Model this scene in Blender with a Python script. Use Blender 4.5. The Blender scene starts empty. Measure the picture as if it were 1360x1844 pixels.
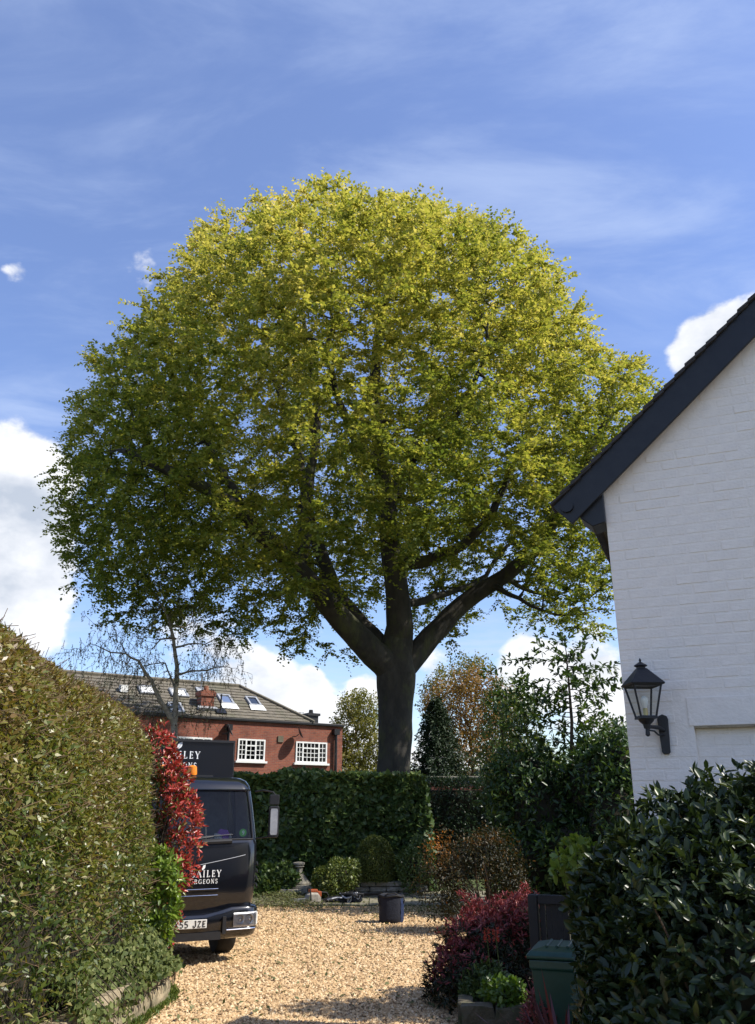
import bpy, bmesh, math, random
import numpy as np
from mathutils import Vector, Matrix
PI = math.pi
random.seed(7)
rng = np.random.default_rng(11)
SC = bpy.context.scene
COL = SC.collection

# ------------------------------------------------------------------ camera
FPX, CX, CY = 1480.0, 680.0, 922.0
PITCH = math.radians(19.8)
CAMZ = 2.1
cam = bpy.data.cameras.new('camera'); camo = bpy.data.objects.new('camera', cam); COL.objects.link(camo)
camo.location = (0, 0, CAMZ); camo.rotation_euler = (PI / 2 + PITCH, 0, 0)
cam.sensor_fit = 'VERTICAL'; cam.sensor_height = 24.0; cam.lens = FPX / 1844.0 * 24.0
cam.clip_start = 0.05; cam.clip_end = 3000.0
SC.camera = camo
CP, SP = math.cos(PITCH), math.sin(PITCH)

def ray(px, py):
    dx = (px - CX) / FPX; dy = -(py - CY) / FPX
    return np.array([dx, CP - dy * SP, SP + dy * CP])
def at(px, py, Y):                       # the point on a pixel's ray at forward distance Y
    d = ray(px, py); t = Y / d[1]
    return np.array([0, 0, CAMZ]) + d * t
def gnd(px, py, z=0.0):                  # where a pixel's ray meets the ground
    d = ray(px, py); t = (z - CAMZ) / d[2]
    return np.array([0, 0, CAMZ]) + d * t
def hit(px, py, p0, n):
    d = ray(px, py); o = np.array([0, 0, CAMZ]); p0 = np.array(p0); n = np.array(n)
    return o + d * (np.dot(p0 - o, n) / np.dot(d, n))
def proj(P):
    P = np.asarray(P, float) - np.array([0, 0, CAMZ])
    z = P[..., 1] * CP + P[..., 2] * SP; u = -P[..., 1] * SP + P[..., 2] * CP
    return CX + P[..., 0] / z * FPX, CY - u / z * FPX, z

# ------------------------------------------------------------------ sun and sky
SUN_EL, SUN_AZ = math.radians(46), math.radians(-11)
SUNV = Vector((math.cos(SUN_AZ) * math.cos(SUN_EL), math.sin(SUN_AZ) * math.cos(SUN_EL), math.sin(SUN_EL)))
sl = bpy.data.lights.new('sun', 'SUN'); sl.energy = 4.2; sl.angle = math.radians(0.53); sl.color = (1.0, 0.95, 0.86)
so = bpy.data.objects.new('sun', sl); COL.objects.link(so); so.location = (20, -5, 30)
so.rotation_euler = SUNV.to_track_quat('Z', 'Y').to_euler()
SC.view_settings.view_transform = 'Standard'; SC.view_settings.look = 'None'
SC.view_settings.exposure = 0.6; SC.view_settings.gamma = 1.0; SC.view_settings.use_curve_mapping = False
SC.cycles.max_bounces = 8; SC.cycles.transparent_max_bounces = 12; SC.cycles.sample_clamp_indirect = 6.0

W = bpy.data.worlds.new('World'); SC.world = W; W.use_nodes = True
def build_world():
    nt = W.node_tree; N = nt.nodes; L = nt.links; N.clear()
    def nd(t, **k):
        n = N.new(t)
        for a, b in k.items(): setattr(n, a, b)
        return n
    def math_(op, a, b=None, c=None):
        n = nd('ShaderNodeMath', operation=op)
        for i, v in enumerate((a, b, c)):
            if v is None: continue
            if isinstance(v, (int, float)): n.inputs[i].default_value = v
            else: L.new(v, n.inputs[i])
        return n.outputs[0]
    def mapr(v, a, b, c, d, smooth=True):
        n = nd('ShaderNodeMapRange'); n.interpolation_type = 'SMOOTHSTEP' if smooth else 'LINEAR'
        L.new(v, n.inputs[0])
        for i, x in enumerate((a, b, c, d)): n.inputs[i + 1].default_value = x
        return n.outputs[0]
    out = nd('ShaderNodeOutputWorld'); bg = nd('ShaderNodeBackground'); bg.inputs['Strength'].default_value = 0.15
    sky = nd('ShaderNodeTexSky', sky_type='NISHITA'); sky.sun_disc = False
    sky.sun_elevation = SUN_EL; sky.sun_rotation = PI / 2 - SUN_AZ
    sky.altitude = 50; sky.air_density = 1.0; sky.dust_density = 0.6; sky.ozone_density = 1.6
    tc = nd('ShaderNodeTexCoord'); D = tc.outputs['Generated']
    sep = nd('ShaderNodeSeparateXYZ'); L.new(D, sep.inputs[0]); z = sep.outputs[2]
    # deepen the clear blue a little, as the phone recorded it
    hsv = nd('ShaderNodeHueSaturation'); hsv.inputs['Saturation'].default_value = 1.20; hsv.inputs['Value'].default_value = 1.0
    hsv.inputs['Hue'].default_value = 0.514
    L.new(sky.outputs[0], hsv.inputs['Color'])
    # high thin streaks: noise on a flat layer
    zz = math_('ADD', math_('MAXIMUM', z, 0.0), 0.12)
    pl = nd('ShaderNodeVectorMath', operation='DIVIDE'); L.new(D, pl.inputs[0])
    cmb = nd('ShaderNodeCombineXYZ'); L.new(zz, cmb.inputs[0]); L.new(zz, cmb.inputs[1]); cmb.inputs[2].default_value = 1.0
    L.new(cmb.outputs[0], pl.inputs[1])
    mp = nd('ShaderNodeMapping'); mp.inputs['Rotation'].default_value = (0, 0, math.radians(-28)); mp.inputs['Scale'].default_value = (0.8, 1.9, 0.3)
    mp.inputs['Location'].default_value = (3.1, 0.6, 0)
    L.new(pl.outputs[0], mp.inputs[0])
    n1 = nd('ShaderNodeTexNoise'); n1.inputs['Scale'].default_value = 2.3; n1.inputs['Detail'].default_value = 7; n1.inputs['Roughness'].default_value = 0.6; n1.inputs['Distortion'].default_value = 0.5
    L.new(mp.outputs[0], n1.inputs['Vector'])
    n1b = nd('ShaderNodeTexNoise'); n1b.inputs['Scale'].default_value = 0.9; n1b.inputs['Detail'].default_value = 3
    L.new(mp.outputs[0], n1b.inputs['Vector'])
    cir = math_('MULTIPLY', mapr(n1.outputs[0], 0.42, 0.72, 0, 1), mapr(n1b.outputs[0], 0.32, 0.62, 0.25, 1))
    cir = math_('ADD', math_('MULTIPLY', cir, 0.46), 0.15)
    # heaped clouds low in the sky
    n2 = nd('ShaderNodeTexNoise'); n2.inputs['Scale'].default_value = 7.5; n2.inputs['Detail'].default_value = 9; n2.inputs['Roughness'].default_value = 0.56
    m2 = nd('ShaderNodeMapping'); m2.inputs['Scale'].default_value = (1, 1, 1.5); m2.inputs['Location'].default_value = (0.4, 1.3, 0.2)
    L.new(D, m2.inputs[0]); L.new(m2.outputs[0], n2.inputs['Vector'])
    low = mapr(z, 0.02, 0.30, 0.16, -0.14)
    blobs = [(20, 860, .10, .30), (15, 1000, .11, .30), (60, 1090, .09, .26), (-60, 930, .13, .3), (1255, 640, .055, .30), (1330, 620, .07, .30),
             (32, 497, .026, .23), (255, 492, .05, .24), (440, 1205, .06, .20), (540, 1275, .06, .16), (320, 1140, .06, .14),
             (565, 1220, .02, .20), (590, 1130, .022, .18), (800, 1195, .05, .20), (930, 1195, .055, .24), (1040, 1180, .07, .22), (1110, 1250, .06, .16), (660, 1235, .03, .18),
             (500, 1080, .055, -.22), (640, 1180, .05, -.10), (850, 1140, .06, -.22), (1150, 560, .06, -.12)]
    acc = math_('ADD', n2.outputs[0], low)
    for px, py, r, amp in blobs:
        c = Vector(ray(px, py)).normalized()
        v = nd('ShaderNodeVectorMath', operation='DISTANCE'); L.new(D, v.inputs[0]); v.inputs[1].default_value = c
        acc = math_('ADD', acc, mapr(v.outputs['Value'], r * 1.15, r * 0.25, 0.0, amp))
    cum = mapr(acc, 0.585, 0.70, 0, 1)
    # lit and shaded sides
    m3 = nd('ShaderNodeMapping'); m3.inputs['Scale'].default_value = (1, 1, 1.5); m3.inputs['Location'].default_value = (0.4 + .02, 1.3, 0.2 + 0.06)
    L.new(D, m3.inputs[0])
    n3 = nd('ShaderNodeTexNoise'); n3.inputs['Scale'].default_value = 7.5; n3.inputs['Detail'].default_value = 6; n3.inputs['Roughness'].default_value = 0.55
    L.new(m3.outputs[0], n3.inputs['Vector'])
    sh = math_('SUBTRACT', n2.outputs[0], n3.outputs[0])
    thick = mapr(acc, 0.70, 1.10, 0.0, 0.36)
    shade = math_('SUBTRACT', mapr(sh, -0.16, 0.12, 0.15, 1.0, False), thick)
    cr = nd('ShaderNodeMix', data_type='RGBA'); L.new(mapr(shade, -0.1, 0.8, 0, 1, False), cr.inputs[0])
    cr.inputs[6].default_value = (2.6, 2.9, 3.4, 1); cr.inputs[7].default_value = (4.9, 4.95, 5.1, 1)
    mx1 = nd('ShaderNodeMix', data_type='RGBA'); L.new(cir, mx1.inputs[0]); L.new(hsv.outputs[0], mx1.inputs[6]); mx1.inputs[7].default_value = (2.9, 3.5, 4.8, 1)
    mx2 = nd('ShaderNodeMix', data_type='RGBA'); L.new(math_('MULTIPLY', cum, 0.97), mx2.inputs[0]); L.new(mx1.outputs[2], mx2.inputs[6]); L.new(cr.outputs[2], mx2.inputs[7])
    L.new(mx2.outputs[2], bg.inputs['Color']); L.new(bg.outputs[0], out.inputs[0])
build_world()

# ------------------------------------------------------------------ materials
MATS = {}
def _pr(m):
    nt = m.node_tree
    return nt, nt.nodes['Principled BSDF']
def pmat(name, c1, c2=None, scale=6.0, rough=0.7, bump=0.0, bscale=None, metal=0.0, spec=0.4, contrast=(0.35, 0.65), coat=0.0, stretch=(1, 1, 1), c3=None, s3=1.2, k3=(0.55, 0.7), detail=6):
    m = bpy.data.materials.new(name); m.use_nodes = True; nt, b = _pr(m)
    b.inputs['Roughness'].default_value = rough; b.inputs['Metallic'].default_value = metal
    b.inputs['Specular IOR Level'].default_value = spec; b.inputs['Coat Weight'].default_value = coat
    if coat: b.inputs['Coat Roughness'].default_value = 0.06
    b.inputs['Base Color'].default_value = (*c1, 1)
    N, L = nt.nodes, nt.links
    tc = N.new('ShaderNodeTexCoord'); mp = N.new('ShaderNodeMapping'); mp.inputs['Scale'].default_value = stretch
    L.new(tc.outputs['Object'], mp.inputs[0])
    if c2 is not None:
        n = N.new('ShaderNodeTexNoise'); n.inputs['Scale'].default_value = scale; n.inputs['Detail'].default_value = detail; n.inputs['Roughness'].default_value = 0.65
        L.new(mp.outputs[0], n.inputs['Vector'])
        r = N.new('ShaderNodeMapRange'); L.new(n.outputs[0], r.inputs[0]); r.inputs[1].default_value, r.inputs[2].default_value = contrast
        x = N.new('ShaderNodeMix'); x.data_type = 'RGBA'; L.new(r.outputs[0], x.inputs[0]); x.inputs[6].default_value = (*c1, 1); x.inputs[7].default_value = (*c2, 1)
        col = x.outputs[2]
        if c3 is not None:
            n3 = N.new('ShaderNodeTexNoise'); n3.inputs['Scale'].default_value = s3; n3.inputs['Detail'].default_value = 7; n3.inputs['Roughness'].default_value = 0.7
            L.new(mp.outputs[0], n3.inputs['Vector'])
            r3 = N.new('ShaderNodeMapRange'); L.new(n3.outputs[0], r3.inputs[0]); r3.inputs[1].default_value, r3.inputs[2].default_value = k3
            x3 = N.new('ShaderNodeMix'); x3.data_type = 'RGBA'; L.new(r3.outputs[0], x3.inputs[0]); L.new(col, x3.inputs[6]); x3.inputs[7].default_value = (*c3, 1)
            col = x3.outputs[2]
        L.new(col, b.inputs['Base Color'])
    if bump:
        n = N.new('ShaderNodeTexNoise'); n.inputs['Scale'].default_value = bscale or scale * 3; n.inputs['Detail'].default_value = 5
        L.new(mp.outputs[0], n.inputs['Vector'])
        bp = N.new('ShaderNodeBump'); bp.inputs['Strength'].default_value = bump; bp.inputs['Distance'].default_value = 0.02
        L.new(n.outputs[0], bp.inputs['Height']); L.new(bp.outputs[0], b.inputs['Normal'])
    MATS[name] = m
    return m
def leafmat(name, cols, rough=0.5, trans=0.35, spec=0.35, tcol=None):
    """cols: stops along the per-leaf tint; thin leaves let part of the light through"""
    m = bpy.data.materials.new(name); m.use_nodes = True; nt, b = _pr(m); N, L = nt.nodes, nt.links
    a = N.new('ShaderNodeAttribute'); a.attribute_name = 'tint'
    r = N.new('ShaderNodeValToRGB'); e = r.color_ramp.elements
    while len(e) < len(cols): e.new(0.5)
    for i, c in enumerate(cols):
        e[i].position = i / (len(cols) - 1); e[i].color = (*c, 1)
    L.new(a.outputs['Fac'], r.inputs[0])
    L.new(r.outputs[0], b.inputs['Base Color']); b.inputs['Roughness'].default_value = rough; b.inputs['Specular IOR Level'].default_value = spec
    t = N.new('ShaderNodeBsdfTranslucent'); g = N.new('ShaderNodeMix'); g.data_type = 'RGBA'; g.blend_type = 'MULTIPLY'; g.inputs[0].default_value = 1.0
    L.new(r.outputs[0], g.inputs[6]); g.inputs[7].default_value = (*(tcol or (1.25, 1.3, 0.6)), 1)
    L.new(g.outputs[2], t.inputs[0])
    mx = N.new('ShaderNodeMixShader'); mx.inputs[0].default_value = trans
    L.new(b.outputs[0], mx.inputs[1]); L.new(t.outputs[0], mx.inputs[2]); L.new(mx.outputs[0], N['Material Output'].inputs[0])
    MATS[name] = m
    return m
def glassmat(name, tint=(0.75, 0.8, 0.8), ior=1.5, rough=0.02, base=0.0):
    m = bpy.data.materials.new(name); m.use_nodes = True; nt = m.node_tree; N, L = nt.nodes, nt.links; N.clear()
    o = N.new('ShaderNodeOutputMaterial'); t = N.new('ShaderNodeBsdfTransparent'); t.inputs[0].default_value = (*tint, 1)
    g = N.new('ShaderNodeBsdfGlossy'); g.inputs['Roughness'].default_value = rough
    f = N.new('ShaderNodeFresnel'); f.inputs[0].default_value = ior
    ad = N.new('ShaderNodeMath'); ad.operation = 'ADD'; ad.inputs[1].default_value = base; ad.use_clamp = True; L.new(f.outputs[0], ad.inputs[0])
    mx = N.new('ShaderNodeMixShader'); L.new(ad.outputs[0], mx.inputs[0]); L.new(t.outputs[0], mx.inputs[1]); L.new(g.outputs[0], mx.inputs[2]); L.new(mx.outputs[0], o.inputs[0])
    MATS[name] = m
    return m
def tintmat(name, cols, rough=0.8, spec=0.3):
    m = leafmat(name, cols, rough, 0.0, spec); return m

def brickmat(name):
    m = bpy.data.materials.new(name); m.use_nodes = True; nt, b = _pr(m); N, L = nt.nodes, nt.links
    tc = N.new('ShaderNodeTexCoord'); mp = N.new('ShaderNodeMapping'); mp.inputs['Rotation'].default_value = (PI / 2, 0, 0)
    L.new(tc.outputs['Object'], mp.inputs[0])
    t = N.new('ShaderNodeTexBrick'); t.inputs['Scale'].default_value = 1.0; t.inputs['Brick Width'].default_value = 0.225; t.inputs['Row Height'].default_value = 0.075
    t.inputs['Mortar Size'].default_value = 0.008; t.inputs['Color1'].default_value = (.30, .085, .045, 1); t.inputs['Color2'].default_value = (.21, .06, .04, 1); t.inputs['Mortar'].default_value = (.22, .14, .10, 1)
    L.new(mp.outputs[0], t.inputs['Vector'])
    n = N.new('ShaderNodeTexNoise'); n.inputs['Scale'].default_value = 1.6; n.inputs['Detail'].default_value = 8; n.inputs['Roughness'].default_value = .7; L.new(tc.outputs['Object'], n.inputs['Vector'])
    r = N.new('ShaderNodeMapRange'); L.new(n.outputs[0], r.inputs[0]); r.inputs[1].default_value = .45; r.inputs[2].default_value = .75
    x = N.new('ShaderNodeMix'); x.data_type = 'RGBA'; x.blend_type = 'MULTIPLY'; L.new(r.outputs[0], x.inputs[0]); L.new(t.outputs[0], x.inputs[6]); x.inputs[7].default_value = (.45, .42, .45, 1)
    L.new(x.outputs[2], b.inputs['Base Color']); b.inputs['Roughness'].default_value = .85
    bp = N.new('ShaderNodeBump'); bp.inputs['Strength'].default_value = .5; bp.inputs['Distance'].default_value = .01; L.new(t.outputs['Fac'], bp.inputs['Height']); bp.invert = True
    L.new(bp.outputs[0], b.inputs['Normal'])
    MATS[name] = m; return m

pmat('earth', (.05, .045, .028), (.09, .075, .045), 5, .95, .6, 30)
pmat('lawn', (.05, .075, .02), (.08, .10, .03), 3, .95, .6, 40)
pmat('gravel_bed', (.56, .38, .20), (.38, .25, .13), 42, .9, .9, 60, contrast=(.3, .7), c3=(.33, .26, .17), s3=2.2, k3=(.52, .95))
tintmat('gravel_stone', [(.20, .12, .06), (.48, .31, .155), (.62, .43, .23), (.76, .59, .37)], .8)
pmat('paving', (.27, .24, .17), (.19, .17, .12), 4, .85, .4, 40, c3=(.13, .15, .06), s3=3, k3=(.5, .7))
pmat('sandstone', (.36, .29, .18), (.24, .19, .12), 5, .9, .7, 30, c3=(.13, .12, .07), s3=3.0, k3=(.5, .72))
pmat('old_stone', (.34, .31, .25), (.22, .2, .16), 9, .9, .5, 40, c3=(.10, .11, .06), s3=5, k3=(.5, .7))
pmat('bark_beech', (.050, .043, .033), (.022, .02, .016), 3.0, .9, 1.0, 9, stretch=(1, 1, .45), c3=(.065, .07, .022), s3=1.1, k3=(.50, .68))
pmat('bark_brown', (.085, .06, .04), (.05, .036, .025), 8, .9, .5, 40, stretch=(1, 1, .3))
pmat('bark_birch', (.30, .27, .2), (.12, .10, .075), 7, .85, .4, 40, stretch=(1, 1, 1.5))
pmat('twig_birch', (.11, .075, .055), (.07, .05, .04), 8, .85)
pmat('twig_tan', (.20, .13, .07), (.14, .09, .05), 8, .85)
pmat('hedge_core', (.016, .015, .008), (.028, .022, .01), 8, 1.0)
pmat('white_paint', (.83, .765, .69), (.76, .70, .635), 7, .75, .25, 45, c3=(.50, .47, .43), s3=4.5, k3=(.60, .95))
pmat('black_board', (.011, .012, .015), (.017, .018, .021), 9, .45, .08, 60)
pmat('roof_tile_dark', (.035, .032, .032), (.055, .048, .045), 9, .8, .4, 40)
pmat('roof_tile', (.19, .165, .125), (.13, .115, .09), 5, .9, .4, 30, c3=(.10, .10, .06), s3=1.4, k3=(.5, .75))
brickmat('red_brick')
pmat('window_white', (.82, .82, .80), (.76, .76, .75), 9, .5)
pmat('lead', (.30, .31, .33), (.42, .43, .44), 8, .5, metal=.2)
pmat('pipe_black', (.012, .012, .013), rough=.4)
pmat('room_dark', (.025, .025, .028), (.05, .05, .05), 2, .9)
glassmat('pane_glass', (.35, .38, .4), 1.5, .02)
glassmat('skylight_glass', (.10, .12, .15), 1.5, .03, .22)
glassmat('lantern_glass', (.93, .94, .92), 1.3, .05)
glassmat('windscreen', (.9, .93, .91), 1.42, .01, .0)
pmat('truck_black', (.006, .007, .010), rough=.16, spec=.5, coat=.8)
pmat('truck_plastic', (.014, .014, .016), (.02, .02, .021), 20, .5)
pmat('tyre', (.013, .013, .013), (.022, .02, .018), 12, .85)
pmat('rim_grey', (.28, .28, .28), (.2, .2, .2), 9, .5, metal=.3)
pmat('letter_white', (.82, .82, .80), rough=.5)
pmat('plate_white', (.70, .69, .64), (.62, .6, .55), 20, .5)
pmat('letter_black', (.012, .012, .012), rough=.5)
pmat('chrome', (.85, .85, .86), rough=.12, metal=1.0)
pmat('lamp_reflector', (.72, .72, .72), (.55, .55, .55), 30, .25, metal=.15)
glassmat('lamp_lens', (.95, .96, .97), 1.45, .04)
pmat('amber', (.85, .27, .02), (.75, .2, .02), 20, .25)
pmat('seat_grey', (.38, .38, .37), (.3, .3, .3), 20, .9)
pmat('dash', (.07, .07, .072), rough=.7)
pmat('lining_grey', (.20, .20, .20), (.15, .15, .15), 9, .9)
pmat('purple', (.19, .055, .30), (.15, .04, .24), 10, .6)
pmat('sticker_green', (.16, .55, .10), rough=.4)
pmat('paper', (.6, .6, .56), (.5, .5, .47), 20, .7)
pmat('iron_black', (.013, .014, .017), (.02, .02, .022), 12, .5, .1, 60)
pmat('brass', (.55, .42, .18), rough=.35, metal=.7)
pmat('bulb', (.85, .84, .78), rough=.15)
pmat('bin_green', (.015, .055, .035), (.02, .07, .05), 10, .38)
pmat('bag_navy', (.010, .012, .020), (.015, .018, .03), 14, .8, .4, 40)
pmat('bag_blue', (.010, .020, .065), (.016, .032, .09), 14, .55, .4, 40)
pmat('strap_black', (.012, .012, .013), rough=.7)
pmat('saw_orange', (.36, .075, .02), (.28, .06, .02), 14, .5)
pmat('shaded_mossy_stone', (.15, .125, .085), (.09, .08, .05), 7, .95, .6, 30, c3=(.06, .075, .03), s3=4, k3=(.48, .66))  # moss-flecked stone, its base darkened to carry the trough's shade
pmat('saw_cream', (.36, .32, .26), (.2, .18, .15), 12, .6)
pmat('steel', (.45, .45, .46), (.3, .3, .3), 12, .35, metal=.8)
pmat('harness_white', (.5, .52, .56), (.3, .3, .32), 12, .7)
pmat('wood_pole', (.05, .035, .022), (.03, .02, .015), 9, .8)
pmat('dish_grey', (.05, .05, .052), rough=.5)
pmat('terracotta', (.28, .12, .07), (.22, .09, .05), 9, .8)
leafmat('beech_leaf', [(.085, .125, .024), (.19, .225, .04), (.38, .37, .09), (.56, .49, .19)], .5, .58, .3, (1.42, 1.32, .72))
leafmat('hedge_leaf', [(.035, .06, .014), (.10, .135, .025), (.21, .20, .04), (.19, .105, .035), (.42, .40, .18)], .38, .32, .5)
leafmat('ivy_leaf', [(.022, .042, .012), (.045, .08, .02), (.075, .12, .03), (.14, .18, .05)], .42, .18, .35)
leafmat('pale_ivy', [(.03, .05, .014), (.075, .10, .026), (.14, .165, .05), (.24, .25, .10)], .6, .22, .2)
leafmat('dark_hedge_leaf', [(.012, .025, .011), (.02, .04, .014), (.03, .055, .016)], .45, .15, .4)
leafmat('photinia_leaf', [(.07, .11, .02), (.16, .19, .04), (.30, .075, .04), (.44, .05, .04), (.55, .11, .085)], .3, .25, .5, (1.2, .9, .7))
leafmat('light_leaf', [(.07, .13, .02), (.15, .23, .03), (.26, .33, .06)], .35, .32, .5)
leafmat('laurel_leaf', [(.017, .036, .011), (.034, .066, .017), (.065, .11, .024), (.19, .24, .035)], .38, .28, .4)
leafmat('shrub_leaf', [(.016, .028, .010), (.027, .045, .014), (.045, .066, .02), (.15, .18, .04)], .36, .18, .42)
leafmat('pieris_leaf', [(.018, .03, .012), (.03, .04, .016), (.17, .035, .035), (.31, .065, .07), (.42, .14, .12)], .4, .2, .4, (1.2, .8, .7))
leafmat('acer_leaf', [(.018, .024, .010), (.035, .036, .014), (.10, .065, .02), (.45, .18, .03)], .45, .35, .35, (1.4, 1.0, .5))  # dark stops carry the acer's shade, the orange one its sunlit leaves
leafmat('topiary_leaf', [(.06, .09, .018), (.12, .15, .03), (.2, .2, .045)], .45, .2, .4)
leafmat('yellow_leaf', [(.12, .13, .03), (.20, .19, .045), (.28, .23, .07)], .55, .35)
leafmat('copper_leaf', [(.16, .115, .04), (.26, .155, .05), (.32, .16, .06), (.22, .2, .05)], .55, .35)
leafmat('conifer_leaf', [(.016, .032, .015), (.028, .05, .022), (.045, .07, .03)], .6, .1)
leafmat('cordyline_leaf', [(.045, .014, .014), (.10, .022, .022), (.20, .05, .045)], .35, .15, .5, (1.1, .8, .7))
leafmat('clipping_leaf', [(.05, .07, .02), (.12, .13, .05), (.2, .19, .08)], .6, .2)
leafmat('grass_blade', [(.05, .09, .015), (.11, .16, .03), (.2, .22, .06)], .5, .3)
leafmat('poker_flower', [(.38, .04, .03), (.5, .09, .05)], .5, .2, .3, (1.2, .8, .7))

# ------------------------------------------------------------------ object helpers
def tag(o, label=None, cat=None, group=None, kind=None):
    if label: o['label'] = label
    if cat: o['category'] = cat
    if group: o['group'] = group
    if kind: o['kind'] = kind
    return o
def thing(name, label, cat, loc=(0, 0, 0), rotz=0.0, group=None):
    o = bpy.data.objects.new(name, None); COL.objects.link(o); o.location = [float(v) for v in loc]; o.rotation_euler = (0, 0, rotz)
    o.empty_display_size = 0.1
    return tag(o, label, cat, group)
def link(name, me, mat=None, parent=None):
    o = bpy.data.objects.new(name, me); COL.objects.link(o)
    if mat is not None and not me.materials: me.materials.append(MATS[mat] if isinstance(mat, str) else mat)
    if parent is not None: o.parent = parent
    return o
def npmesh(name, V, F, tint=None, smooth=False):
    """V (n,3), F (m,k) with one k for all faces"""
    V = np.ascontiguousarray(V, dtype=np.float32); F = np.ascontiguousarray(F, dtype=np.int32); k = F.shape[1]
    me = bpy.data.meshes.new(name); me.vertices.add(len(V)); me.vertices.foreach_set('co', V.ravel())
    me.loops.add(F.size); me.loops.foreach_set('vertex_index', F.ravel())
    me.polygons.add(len(F)); me.polygons.foreach_set('loop_start', np.arange(0, F.size, k, dtype=np.int32))
    if smooth: me.polygons.foreach_set('use_smooth', np.ones(len(F), dtype=bool))
    if tint is not None:
        a = me.attributes.new('tint', 'FLOAT', 'POINT'); a.data.foreach_set('value', np.ascontiguousarray(tint, dtype=np.float32))
    me.update(calc_edges=True)
    return me
class MB:
    """collects simple shapes, then becomes ONE mesh object"""
    def __init__(s): s.v = []; s.f = []; s.M = Matrix()
    def _add(s, vs, fs):
        b = len(s.v); s.v += [tuple(s.M @ Vector([float(c) for c in p])) for p in vs]; s.f += [tuple(b + i for i in f) for f in fs]; return s
    def box(s, c, d, rz=0.0, rx=0.0, ry=0.0):
        x, y, z = d[0] / 2, d[1] / 2, d[2] / 2
        R = Matrix.Rotation(rz, 3, 'Z') @ Matrix.Rotation(ry, 3, 'Y') @ Matrix.Rotation(rx, 3, 'X')
        vs = [Vector([float(q) for q in c]) + R @ Vector((a * x, b * y, e * z)) for a, b, e in ((-1, -1, -1), (1, -1, -1), (1, 1, -1), (-1, 1, -1), (-1, -1, 1), (1, -1, 1), (1, 1, 1), (-1, 1, 1))]
        return s._add(vs, [(0, 3, 2, 1), (4, 5, 6, 7), (0, 1, 5, 4), (1, 2, 6, 5), (2, 3, 7, 6), (3, 0, 4, 7)])
    def loft(s, rings, cap=True, closed=True):
        n = len(rings[0]); vs = [p for r in rings for p in r]; fs = []
        for i in range(len(rings) - 1):
            for j in range(n if closed else n - 1):
                k = (j + 1) % n; fs.append((i * n + j, i * n + k, (i + 1) * n + k, (i + 1) * n + j))
        if cap:
            fs.append(tuple(reversed(range(n)))); fs.append(tuple((len(rings) - 1) * n + j for j in range(n)))
        return s._add(vs, fs)
    def lathe(s, prof, n=16, c=(0, 0, 0), rot=0.0):
        rings = [[(c[0] + r * math.cos(rot + 2 * PI * k / n), c[1] + r * math.sin(rot + 2 * PI * k / n), c[2] + z) for k in range(n)] for r, z in prof]
        return s.loft(rings)
    def tube(s, pts, r, n=8):
        pts = [Vector([float(q) for q in p]) for p in pts]; rings = []; ref = None
        rr = r if isinstance(r, (list, tuple)) else [r] * len(pts)
        for i, p in enumerate(pts):
            d = (pts[min(i + 1, len(pts) - 1)] - pts[max(i - 1, 0)]).normalized()
            if ref is None: ref = d.orthogonal().normalized()
            ref = (ref - d * ref.dot(d)).normalized(); q = d.cross(ref)
            rings.append([p + (ref * math.cos(2 * PI * k / n) + q * math.sin(2 * PI * k / n)) * rr[i] for k in range(n)])
        return s.loft(rings)
    def prism(s, poly, depth, M=None):
        """poly in x,z; extruded in y by depth"""
        n = len(poly); vs = [(x, 0, z) for x, z in poly] + [(x, depth, z) for x, z in poly]
        if M is not None: vs = [M @ Vector(v) for v in vs]
        fs = [tuple(range(n)), tuple(reversed(range(n, 2 * n)))] + [(i, n + i, n + (i + 1) % n, (i + 1) % n) for i in range(n)]
        return s._add(vs, fs)
    def build(s, name, mat, parent=None, bevel=0.0, smooth=False, seg=2):
        me = bpy.data.meshes.new(name); me.from_pydata(s.v, [], s.f)
        bm = bmesh.new(); bm.from_mesh(me)
        bmesh.ops.delete(bm, geom=[v for v in bm.verts if not v.link_faces], context='VERTS')
        bmesh.ops.recalc_face_normals(bm, faces=bm.faces)
        if bevel:
            es = [e for e in bm.edges if len(e.link_faces) == 2 and e.calc_face_angle(0) > 0.5]
            bmesh.ops.bevel(bm, geom=es, offset=bevel, segments=seg, affect='EDGES', profile=.6, clamp_overlap=True)
        if smooth:
            for f in bm.faces: f.smooth = True
            for e in bm.edges:
                if len(e.link_faces) == 2 and e.calc_face_angle(0) > 0.7: e.smooth = False
        bm.to_mesh(me); bm.free()
        return link(name, me, mat, parent)

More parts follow.
